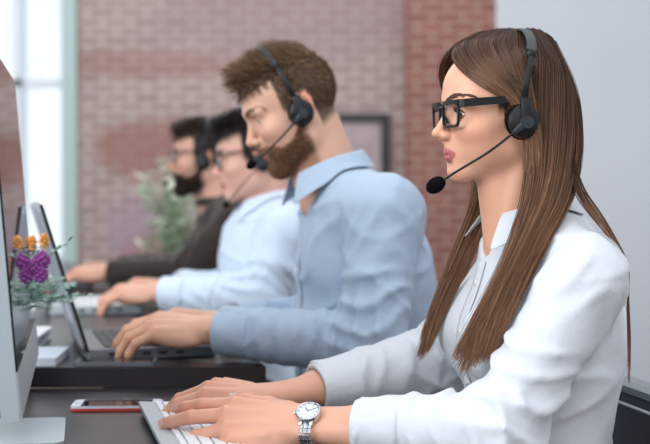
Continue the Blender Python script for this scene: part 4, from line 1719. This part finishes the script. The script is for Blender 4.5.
# ----------------------------------------------------------------- desks
DZ1, DZ2 = .750, .787
desk = empty('desk', (-.45, 1.6, 0), 0, 'dark desk under the big monitor and the white keyboard', 'desk', 'dark office desks')


def rel(o, p):
    return (p[0] - o.location[0], p[1] - o.location[1])


def desk_parts(o, poly, zt, th, legs):
    bm = bmesh.new()
    add_prism(bm, [rel(o, p) for p in poly], zt - th, zt)
    bm_obj('desktop', bm, MATS['dark_wood'], o, bevel=.002)
    for p in legs:
        bm = bmesh.new()
        add_box(bm, (*rel(o, p), (zt - th) / 2), (.05, .05, zt - th))
        bm_obj('leg', bm, MATS['black_plastic'], o, bevel=.003)


desk_parts(desk, [(.010, 2.366), (-1.30, 2.345), (-1.00, .95), (.30, .95)], DZ1, .034, [(-.06, 2.28), (-1.20, 2.26), (-.92, 1.05), (.20, 1.05)])
row = empty('desk', (-.9, 3.7, 0), 0, 'long dark desk the three men share, thick edge showing behind the phones', 'desk', 'dark office desks')
desk_parts(row, [(-.108, 2.37), (-.108 - .2 * 3.2 / .98, 5.57), (-2.0, 5.50), (-1.32, 2.35)], DZ2, .037, [(-.20, 2.47), (-.66, 5.45), (-1.92, 5.42), (-1.25, 2.45)])

# ----------------------------------------------------------------- all-in-one monitor
UX = unit(v3(-.184, .983, 0))                                       # along the screen, away from the camera
NX = v3(UX[1], -UX[0], 0)                                           # out of the screen
TILT = R(4.6)
mon = empty('monitor', (-.436, 1.915, DZ1), 0, 'silver all-in-one computer with a glossy dark screen, seen edge on', 'computer')
UPV = unit(v3(0, 0, 1) * math.cos(TILT) - NX * math.sin(TILT))
NXT = np.cross(UPV, UX) * -1
NXT = unit(np.cross(UX, UPV))
Mm = np.stack([UX, UPV, NXT], 1)
MB = v3(-.436, 1.915, .829)                                         # middle of the chin's lower edge
mloc = Matrix.Translation(Vector(tuple(MB - v3(*mon.location)))) @ Matrix(Mm.tolist()).to_4x4()
wM, hM, chin = .650, .470, .060
bm = bmesh.new()
# thick aluminium shell, bulging at the back
n = 9
shell = [(-.034 - .022 * math.cos((i / (n - 1) - .5) * math.pi)) for i in range(n)]
rows = []
for i in range(n):
    v = i / (n - 1)
    rows.append([bm.verts.new(((u / (n - 1) - .5) * wM, v * hM, -.022 - .028 * math.sin(math.pi * v) ** .6 * math.sin(math.pi * u / (n - 1)) ** .6)) for u in range(n)])
for i in range(n - 1):
    for j in range(n - 1):
        bm.faces.new((rows[i][j], rows[i][j + 1], rows[i + 1][j + 1], rows[i + 1][j]))
edge = rows[0] + [r[-1] for r in rows[1:]] + rows[-1][-2::-1] + [r[0] for r in rows[-2:0:-1]]
fr = [bm.verts.new((v.co.x, v.co.y, 0)) for v in edge]
for i in range(len(edge)):
    bm.faces.new((edge[i], edge[(i + 1) % len(edge)], fr[(i + 1) % len(edge)], fr[i]))
bm.faces.new(fr)
bm_obj('housing', bm, MATS['aluminium'], mon, smooth=True, xf=mloc)
bm = bmesh.new()
add_box(bm, (0, chin / 2, .0012), (wM - .001, chin, .0024))
bm_obj('chin', bm, MATS['aluminium'], mon, bevel=.0008, xf=mloc)
bm = bmesh.new()
add_box(bm, (0, chin + (hM - chin) / 2, .0014), (wM - .001, hM - chin - .001, .0028))
bm_obj('screen', bm, MATS['glass_black'], mon, bevel=.0006, xf=mloc)
# stand: bent plate and foot
back = -NX * .050
p0 = v3(-.436, 1.915, 0) + NX * .050
bm = bmesh.new()
foot = [tuple((p0 + UX * a - NX * (.095 - b) - v3(*mon.location))[:2]) for a, b in round_rect(.205, .19, .014, 5)]
add_prism(bm, foot, .0005, .0075)
bm_obj('foot', bm, MATS['aluminium'], mon, bevel=.0012)
bm = bmesh.new()
q = v3(-.436, 1.915, 0) - v3(*mon.location[:2], 0)
sweep(bm, catmull([q - NX * .135 + v3(0, 0, .006), q - NX * .130 + v3(0, 0, .08), q - NX * .095 + v3(0, 0, .18), q - NX * .075 + v3(0, 0, .24)], 14), [(-.085, -.004), (.085, -.004), (.085, .004), (-.085, .004)], up=tuple(NX))
bm_obj('stand', bm, MATS['aluminium'], mon, bevel=.001)

# ----------------------------------------------------------------- the woman's keyboard
KU = unit(v3(-.225, .974, 0))
KN = v3(KU[1], -KU[0], 0)                                            # toward the woman
kc = v3(-.2665, 1.955, 0) + KN * .062 - KU * .070
kb = empty('keyboard', tuple(kc + v3(0, 0, DZ1)), math.atan2(KU[1], KU[0]), 'slim white keyboard with an aluminium tray under the woman\'s hands', 'keyboard')
# local: x along KU, y = left of it; the woman is at -y
tilt = Matrix.Rotation(R(4.5), 4, 'X')
base_z = Matrix.Translation((0, 0, .012))
KW, KD = .420, .132
bm = bmesh.new()
add_prism(bm, round_rect(KW, KD, .008, 4), -.002, .004)
bm_obj('tray', bm, MATS['aluminium'], kb, bevel=.001, xf=base_z @ tilt)
bm = bmesh.new()
add_cyl(bm, (0, KD / 2 - .010, -.0045), .0075, .0075, KW - .02, 20, Matrix.Rotation(R(90), 3, 'Y'))
bm_obj('battery_tube', bm, MATS['aluminium'], kb, smooth=True, xf=base_z @ tilt)
bm = bmesh.new()
rows_ = [(14, .0088), (14, .0155), (14, .0155), (13, .0155), (12, .0155), (9, .0155)]
y = KD / 2 - .026
for i, (cnt, hgt) in enumerate(rows_):
    pitch_ = (KW - .012) / cnt
    for j in range(cnt):
        add_box(bm, (-KW / 2 + .006 + pitch_ * (j + .5), y - hgt / 2, .0052), (pitch_ - .0034, hgt, .0026))
    y -= hgt + .0030
bm_obj('keys', bm, MATS['key_white'], kb, bevel=.0007, xf=base_z @ tilt)

# ----------------------------------------------------------------- phones
def phone(loc, rz, label, case, w_=.072, l_=.148, th=.008, face=None, white=True):
    o = empty('smartphone', loc, rz, label, 'phone', 'phones lying on the desks')
    bm = bmesh.new()
    add_prism(bm, round_rect(l_, w_, .010, 6), 0, th * .55)
    bm_obj('case', bm, case, o, bevel=.0015, smooth=True)
    bm = bmesh.new()
    add_prism(bm, round_rect(l_ - .002, w_ - .002, .0095, 6), th * .55, th)
    bm_obj('bezel', bm, MATS['paper'] if white else MATS['aluminium_dark'], o, bevel=.0008, smooth=True)
    bm = bmesh.new()
    add_prism(bm, round_rect(l_ - .034 if white else l_ - .012, w_ - .008, .002, 3), th - .0002, th + .0003)
    bm_obj('screen', bm, MATS['glass_black'], o)
    if white:
        bm = bmesh.new()
        add_cyl(bm, (-l_ / 2 + .0085, 0, th + .0002), .0048, .0048, .0004, 20)
        bm_obj('home_button', bm, MATS['aluminium'], o)
    return o


phone((-.345, 2.150, DZ1 + .0005), R(3), 'white-faced phone in a red case lying on the desk by the keyboard', MATS['red_case'])
phone((-.388, 2.412, DZ2 + .0005), R(2), 'dark phone lying at the desk edge in front of the open laptop', MATS['aluminium_dark'], .066, .150, .0075, None, False)

# ----------------------------------------------------------------- laptops
def laptop(loc, rz, label, open_deg, lid_mat, base_mat, key_mat, Wd=.36, Dp=.25, Lh=None, thick=.020):
    """Local: hinge along y at x = 0, keyboard toward +x."""
    o = empty('laptop', loc, rz, label, 'laptop', 'laptops on the long desk')
    Lh = Lh or Dp
    bm = bmesh.new()
    add_prism(bm, [(a + Dp / 2, b) for a, b in round_rect(Dp, Wd, .012, 4)], .002, thick)
    bm_obj('base', bm, base_mat, o, bevel=.002, smooth=True)
    bm = bmesh.new()
    n_r, n_c = 6, 15
    for i in range(n_r):
        for j in range(n_c):
            add_box(bm, (.045 + i * .0185, -Wd / 2 + .03 + (Wd - .06) * (j + .5) / n_c, thick + .0012), (.0155, (Wd - .06) / n_c - .003, .0024))
    bm_obj('keys', bm, key_mat, o, bevel=.0006)
    bm = bmesh.new()
    add_box(bm, (Dp - .048, 0, thick + .0003), (.062, .105, .0008))
    bm_obj('trackpad', bm, MATS['aluminium_dark'], o)
    bm = bmesh.new()
    for k in range(5):
        add_box(bm, (.05 + k * .032, -Wd / 2 - .0002, thick * .55), (.016, .002, .0055))
    bm_obj('ports', bm, MATS['black_plastic'], o)
    a = R(open_deg - 90)
    xf = Matrix.Translation((.004, 0, thick - .002)) @ Matrix.Rotation(-a, 4, 'Y')
    bm = bmesh.new()
    add_prism(bm, round_rect(Lh, Wd, .014, 5), -.0045, .0045)
    rot = Matrix.Translation((-.005, 0, Lh / 2)) @ Matrix.Rotation(R(90), 4, 'Y')
    lid = bm_obj('lid', bm, lid_mat, o, bevel=.0015, smooth=True, xf=xf @ rot)
    bm = bmesh.new()
    add_box(bm, (-.0015, 0, Lh / 2), (.0064, Wd + .002, Lh + .001))
    bm_obj('bezel', bm, MATS['black_plastic'], lid, xf=xf)
    bm = bmesh.new()
    add_box(bm, (.0014, 0, Lh / 2 + .004), (.0016, Wd - .030, Lh - .036))
    bm_obj('screen', bm, MATS['glass_black'], lid, xf=xf)
    bm = bmesh.new()
    add_cyl(bm, (0, 0, thick - .003), .0065, .0065, Wd * .8, 16, Matrix.Rotation(R(90), 3, 'X'))
    bm_obj('hinge', bm, MATS['black_plastic'], o, smooth=True)
    return o


YAWL = R(15)
hx = v3(-math.sin(YAWL), math.cos(YAWL), 0)
nearh = v3(-.452, 2.455, 0)
lc = nearh + hx * .18
laptop((lc[0], lc[1], DZ2), YAWL, 'open grey laptop under the hands of the man in light blue', 107, MATS['lid_grey'], MATS['aluminium_dark'], MATS['key_black'], .36, .25, .290)
laptop((-.74, 3.48, DZ2), R(12), 'open silver laptop in front of the dark-haired man in glasses', 112, MATS['aluminium'], MATS['aluminium'], MATS['key_white'], .34, .24)
laptop((-1.01, 4.24, DZ2), R(12), 'open dark laptop in front of the man in the brown sweater', 112, MATS['aluminium_dark'], MATS['aluminium_dark'], MATS['key_black'], .34, .24)

# ----------------------------------------------------------------- papers and box beyond the laptop lid
for k in range(1):
    o = empty('paper_stack', (-.612, 2.462, DZ2), R(2), 'stack of white paper on the long desk behind the open laptop', 'paper')
    bm = bmesh.new()
    add_box(bm, (0, 0, .007), (.225, .165, .014))
    bm_obj('sheets', bm, MATS['paper'], o)
    bm = bmesh.new()
    add_box(bm, (.002, .001, .0146), (.222, .163, .0010), Matrix.Rotation(R(1.2), 3, 'Z'))
    bm_obj('top_sheet', bm, MATS['paper'], o)

o = empty('notebook', (-.722, 2.730, DZ2), R(4), 'white closed notebook lying behind the open laptop and the paper stack', 'notebook')
bm = bmesh.new()
add_prism(bm, round_rect(.26, .19, .012, 5), .002, .020)
bm_obj('pages', bm, MATS['paper'], o)
bm = bmesh.new()
add_prism(bm, round_rect(.265, .195, .014, 5), .020, .024)
bm_obj('cover', bm, MATS['key_white'], o, bevel=.001)
bm = bmesh.new()
add_prism(bm, round_rect(.265, .195, .014, 5), 0, .003)
bm_obj('cover', bm, MATS['key_white'], o, bevel=.001)

# ----------------------------------------------------------------- flowers
def bouquet():
    base = v3(-.556, 2.300, DZ1)
    o = empty('flower_vase', tuple(base), 0, 'small vase of purple and orange flowers with frosty sprigs beside the monitor', 'flowers')
    bm = bmesh.new()
    prof = [(.022, 0), (.030, .004), (.036, .030), (.034, .062), (.024, .088), (.022, .100), (.019, .100), (.020, .086)]
    n = 28
    rings = [[bm.verts.new((r * math.cos(2 * math.pi * i / n), r * math.sin(2 * math.pi * i / n), z)) for i in range(n)] for r, z in prof]
    bm.faces.new(rings[0][::-1])
    for A, B in zip(rings[:-1], rings[1:]):
        for i in range(n):
            bm.faces.new((A[i], A[(i + 1) % n], B[(i + 1) % n], B[i]))
    bm_obj('vase', bm, MATS['pot'], o, smooth=True)
    rnd = random.Random(4)

    def petal_ball(c, r, m, nm, count, flat=1.0):
        bm = bmesh.new()
        for k in range(count):
            z = 1 - 2 * (k + .5) / count
            a = k * 2.399963
            d = Vector((math.sqrt(1 - z * z) * math.cos(a), math.sqrt(1 - z * z) * math.sin(a), z * flat))
            q = d.to_track_quat('Z', 'Y').to_matrix()
            add_ball(bm, Vector(c) + d * r * .62, (r * .34, r * .22, r * .46), 8, 6, q)
        return bm_obj(nm, bm, m, o, smooth=True)
    heads = [((.050, .010, .236), .018, 'petal_purple', 'purple_bloom', 34), ((.034, -.010, .226), .017, 'petal_purple', 'purple_bloom', 30),
             ((.052, -.006, .212), .016, 'petal_purple', 'purple_bloom', 28), ((.036, .006, .266), .010, 'petal_orange', 'orange_bloom', 22),
             ((.056, .012, .270), .010, 'petal_orange', 'orange_bloom', 22)]
    for c, r, m, nm, cnt in heads:
        petal_ball(c, r, MATS[m], nm, cnt, 1.0 if m == 'petal_purple' else 1.9)
        bm = bmesh.new()
        sweep(bm, catmull([(0, 0, .06), (c[0] * .3, c[1] * .3, .13), (c[0] * .85, c[1] * .85, c[2] - .03), (c[0], c[1], c[2] - .004)], 12), circ(.0016, 6), up=(0, 1, .1))
        bm_obj('stem', bm, MATS['leaf_frost'], o, smooth=True)
    for k in range(24):
        a = rnd.uniform(-1.3, 1.3) if k < 21 else rnd.uniform(0, 6.28)
        L = rnd.uniform(.07, .12)
        z1 = rnd.uniform(.150, .205)
        if k == 0:
            a, L, z1 = -.10, .135, .175
        if k == 1:
            a, L, z1 = -.9, .10, .262
        if k == 2:
            a, L, z1 = .25, .10, .270
        pts = catmull([(0, 0, .085), (L * .35 * math.cos(a), L * .35 * math.sin(a), (.085 + z1) / 2 + .035), (L * math.cos(a), L * math.sin(a), z1)], 14)
        bm = bmesh.new()
        sweep(bm, pts, circ(.0012, 5), up=(0.02, .1, 1))
        for i in range(4, 14):
            for s in (-1, 1):
                t = unit(pts[min(i + 1, 13)] - pts[i - 1])
                sd = unit(np.cross(t, (0, 0, 1)))
                d = unit(t * .6 + sd * s + v3(0, 0, rnd.uniform(-.2, .5)))
                q = Vector(tuple(d)).to_track_quat('X', 'Z').to_matrix()
                add_ball(bm, pts[i] + d * .008, (.0090, .0032, .0010), 8, 5, q)
        bm_obj('frosty_sprig', bm, MATS['leaf_frost'], o, smooth=True)


bouquet()

# ----------------------------------------------------------------- the woman's chair
def office_chair(loc, rz, label):
    """Local: seat faces +x, floor at z = 0."""
    o = empty('office_chair', loc, rz, label, 'chair')
    bm = bmesh.new()
    add_prism(bm, round_rect(.46, .48, .07, 6), .425, .480)
    bm_obj('seat', bm, MATS['leather'], o, bevel=.018, seg=4, smooth=True)
    tl = Matrix.Translation((-.225, 0, .46)) @ Matrix.Rotation(R(-8), 4, 'Y')
    bm = bmesh.new()
    add_prism(bm, round_rect(.335, .45, .055, 6), -.030, .012)
    rot = Matrix.Translation((0, 0, .1725)) @ Matrix.Rotation(R(90), 4, 'Y')
    bk = bm_obj('backrest', bm, MATS['leather'], o, bevel=.012, seg=4, smooth=True, xf=tl @ rot)
    # pale rim over the top of the back, and its bright piping
    bm = bmesh.new()
    pts = [(-.009, y, .344 - .55 * max(0, abs(y) - .17) ** 1.2) for y in np.linspace(-.222, .222, 23)]
    sweep(bm, pts, [(-.026, -.009), (.026, -.009), (.030, .002), (.022, .010), (-.022, .010), (-.030, .002)], up=(0, 0, 1))
    bm_obj('rim', bm, MATS['chair_trim'], bk, smooth=True, xf=tl)
    bm = bmesh.new()
    pts = [(.014, y, .317 - .55 * max(0, abs(y) - .17) ** 1.2) for y in np.linspace(-.215, .215, 23)]
    sweep(bm, pts, circ(.0024, 8), up=(0, 0, 1))
    bm_obj('piping', bm, MATS['paper'], bk, smooth=True, xf=tl)
    bm = bmesh.new()
    add_cyl(bm, (0, 0, .27), .028, .028, .32, 20)
    bm_obj('gas_post', bm, MATS['black_plastic'], o, smooth=True)
    for k in range(5):
        a = 2 * math.pi * k / 5 + .3
        bm = bmesh.new()
        sweep(bm, [(0, 0, .125), (.14 * math.cos(a), .14 * math.sin(a), .115), (.27 * math.cos(a), .27 * math.sin(a), .078)], [(-.02, -.012), (.02, -.012), (.02, .012), (-.02, .012)], up=(0, 0, 1), scale=[1.1, 1, .75])
        lg = bm_obj('leg', bm, MATS['black_plastic'], o, bevel=.003)
        bm = bmesh.new()
        add_cyl(bm, (.27 * math.cos(a), .27 * math.sin(a), .031), .030, .030, .022, 20, Matrix.Rotation(a, 3, 'Z') @ Matrix.Rotation(R(90), 3, 'X'))
        bm_obj('caster', bm, MATS['black_plastic'], lg, smooth=True)
    return o


office_chair((.238, 1.903, 0), math.pi + R(12), 'black leather office chair with a grey rim behind the woman')
# ----------------------------------------------------------------- room shell
def brick_mat(name, a, b, mortar, stains=()):
    m = mat(name, (150, 110, 100), .85, 0, .2)
    nt = m.node_tree
    bs = nt.nodes['Principled BSDF']
    tc = nd(nt, 'ShaderNodeTexCoord')
    sep = nd(nt, 'ShaderNodeSeparateXYZ')
    cmb = nd(nt, 'ShaderNodeCombineXYZ')
    nt.links.new(tc.outputs['Object'], sep.inputs[0])
    nt.links.new(sep.outputs['X'], cmb.inputs['X'])
    nt.links.new(sep.outputs['Z'], cmb.inputs['Y'])
    bk = nd(nt, 'ShaderNodeTexBrick')
    bk.inputs['Scale'].default_value = 1.0
    bk.inputs['Brick Width'].default_value = .205
    bk.inputs['Row Height'].default_value = .065
    bk.inputs['Mortar Size'].default_value = .0095
    bk.inputs['Mortar Smooth'].default_value = .2
    bk.inputs['Color1'].default_value = rgba(a)
    bk.inputs['Color2'].default_value = rgba(b)
    bk.inputs['Mortar'].default_value = rgba(mortar)
    nt.links.new(cmb.outputs[0], bk.inputs['Vector'])
    last = bk.outputs['Color']
    # weathering: patches of old whitewash or bare red
    for k, (cx, cz, rx, rz, col, amt) in enumerate(stains):
        vm = nd(nt, 'ShaderNodeVectorMath', operation='SUBTRACT')
        vm.inputs[1].default_value = (cx, cz, 0)
        nt.links.new(cmb.outputs[0], vm.inputs[0])
        dv = nd(nt, 'ShaderNodeVectorMath', operation='DIVIDE')
        dv.inputs[1].default_value = (rx, rz, 1)
        nt.links.new(vm.outputs[0], dv.inputs[0])
        ln = nd(nt, 'ShaderNodeVectorMath', operation='LENGTH')
        nt.links.new(dv.outputs[0], ln.inputs[0])
        nz = nd(nt, 'ShaderNodeTexNoise')
        nz.inputs['Scale'].default_value = 3.5
        nz.inputs['Detail'].default_value = 6
        nt.links.new(cmb.outputs[0], nz.inputs['Vector'])
        ad = nd(nt, 'ShaderNodeMath', operation='MULTIPLY_ADD')
        ad.inputs[1].default_value = 1.1
        nt.links.new(nz.outputs['Fac'], ad.inputs[0])
        nt.links.new(ln.outputs['Value'], ad.inputs[2])
        mr = nd(nt, 'ShaderNodeMapRange')
        mr.inputs['From Min'].default_value = 1.75
        mr.inputs['From Max'].default_value = 1.25
        mr.inputs['To Max'].default_value = amt
        nt.links.new(ad.outputs[0], mr.inputs['Value'])
        mx = nd(nt, 'ShaderNodeMix', data_type='RGBA')
        mx.inputs['B'].default_value = rgba(col)
        nt.links.new(mr.outputs[0], mx.inputs['Factor'])
        nt.links.new(last, mx.inputs['A'])
        last = mx.outputs['Result']
    nt.links.new(last, bs.inputs['Base Color'])
    bp = nd(nt, 'ShaderNodeBump')
    bp.inputs['Strength'].default_value = .5
    bp.inputs['Distance'].default_value = .006
    bp.invert = True
    nt.links.new(bk.outputs['Fac'], bp.inputs['Height'])
    nt.links.new(bp.outputs['Normal'], bs.inputs['Normal'])
    return m


def struct(name, bm, m, parent=None, **k):
    o = bm_obj(name, bm, m, parent, **k)
    if parent is None:
        o['kind'] = 'structure'
    return o


def sbox(name, lo, hi, m, parent=None):
    bm = bmesh.new()
    lo, hi = np.array(lo, float), np.array(hi, float)
    add_box(bm, (lo + hi) / 2, hi - lo)
    return struct(name, bm, m, parent)


YB = 9.0
MATS['brick_grey'] = brick_mat('brick_whitewashed', (166, 142, 137), (148, 122, 118), (196, 188, 185), [
    (-1.25, 1.36, .34, .20, (146, 96, 86), .65), (-1.20, .80, .30, .24, (162, 142, 162), .65), (-.95, .62, .42, .22, (166, 106, 88), .65),
    (-1.30, 1.95, .9, .10, (152, 110, 104), .5), (-.3, 2.3, 1.0, .35, (158, 136, 138), .5)])
MATS['brick_red'] = brick_mat('brick_red', (148, 94, 82), (130, 78, 70), (170, 150, 140))
WX = W(78, 200, YB)[0]
sbox('wall_back', (WX, YB, 0), (5.0, YB + .25, 3.9), MATS['brick_grey'])
sbox('column_brick', (W(407, 200, 8.75)[0], 8.75, 0), (W(530, 200, 8.75)[0], YB, 3.9), MATS['brick_red'])
PX = W(500, 200, 5.2)[0]
sbox('wall_right', (PX, 5.2, 0), (5.0, 5.34, 3.9), MATS['wall_paint'])
sbox('floor', (-6, -2.5, -.12), (5.0, YB + .25, 0), MATS['floor_wood'])
# window wall to the left of the bricks
sbox('wall_left', (-6.0, YB, 0), (WX - 2.3, YB + .25, 3.9), MATS['white_paint'])
sbox('trim_1', (WX - .10, YB - .06, 0), (WX, YB + .25, 3.9), MATS['sash_paint'])
wn = empty('window_1', (WX - 1.2, YB + .1, 0))
wn['kind'] = 'structure'


def wpart(name, lo, hi, m, parent):
    l = np.array(wn.location)
    bm = bmesh.new()
    lo, hi = np.array(lo, float), np.array(hi, float)
    add_box(bm, (lo + hi) / 2 - l, hi - lo)
    return bm_obj(name, bm, m, parent)


x0, x1 = WX - 2.3, WX - .10
wpart('sill', (x0, YB - .12, .55), (x1, YB + .25, .62), MATS['white_paint'], wn)
wpart('apron', (x0, YB + .02, 0), (x1, YB + .25, .55), MATS['white_paint'], wn)
wpart('mullion', (x0 + .95, YB, .62), (x0 + 1.02, YB + .12, 3.9), MATS['white_paint'], wn)
wpart('mullion', (x1 - .34, YB, .62), (x1 - .28, YB + .12, 3.9), MATS['white_paint'], wn)
wpart('transom', (x0, YB, 1.80), (x1, YB + .12, 1.85), MATS['white_paint'], wn)
wpart('pane', (x0, YB + .05, .62), (x1, YB + .056, 3.9), MATS['pane'], wn)

# picture on the brick wall, between the two nearer heads
pf = empty('picture_frame', (.205, YB - .03, 1.335), 0, 'dark-framed picture hanging on the grey brick wall', 'picture')
for lo, hi in (((-.24, -.02, .22), (.24, .02, .28)), ((-.24, -.02, -.28), (.24, .02, -.22)), ((-.24, -.02, -.22), (-.18, .02, .22)), ((.18, -.02, -.22), (.24, .02, .22))):
    bm = bmesh.new()
    lo, hi = np.array(lo), np.array(hi)
    add_box(bm, (lo + hi) / 2, hi - lo)
    bm_obj('frame', bm, MATS['frame_dark'], pf)
bm = bmesh.new()
add_box(bm, (0, .006, 0), (.36, .012, .44))
bm_obj('canvas', bm, MATS['canvas_print'], pf)


# ----------------------------------------------------------------- leafy plant behind the last man
def bush():
    c = W(178, 250, 6.2)
    o = empty('potted_plant', (c[0], 6.2, 0), 0, 'pale green leafy plant in front of the brick wall, behind the farthest man', 'plant')
    bm = bmesh.new()
    add_cyl(bm, (0, 0, .22), .15, .20, .44, 28)
    bm_obj('planter', bm, MATS['terracotta'], o, smooth=True, bevel=.01)
    bm = bmesh.new()
    add_cyl(bm, (0, 0, .436), .185, .185, .02, 24)
    bm_obj('soil', bm, MATS['soil'], o)
    rnd = random.Random(9)
    for k in range(26):
        a = rnd.uniform(0, 6.28)
        top = (rnd.uniform(.02, .20) * math.cos(a), rnd.uniform(.02, .20) * math.sin(a), rnd.uniform(.75, 1.25))
        pts = catmull([(.05 * math.cos(a), .05 * math.sin(a), .43), (top[0] * .4, top[1] * .4, .43 + (top[2] - .43) * .5), top], 14)
        bm = bmesh.new()
        sweep(bm, pts, circ(.006, 6), up=(.1, .2, 1), scale=list(np.linspace(1, .4, 14)))
        st = bm_obj('stem', bm, MATS['leaf_green'], o, smooth=True)
        bm = bmesh.new()
        for i in range(4, 14):
            for q_ in range(2):
                b = rnd.uniform(0, 6.28)
                d = unit(v3(math.cos(b), math.sin(b), rnd.uniform(-.2, .7)))
                rot = Vector(tuple(d)).to_track_quat('X', 'Z').to_matrix()
                L = rnd.uniform(.04, .065)
                add_ball(bm, pts[i] + d * L, (L, L * .42, .004), 10, 6, rot)
        bm_obj('leaves', bm, MATS['leaf_pale'] if k % 3 else MATS['leaf_green'], st, smooth=True)


bush()
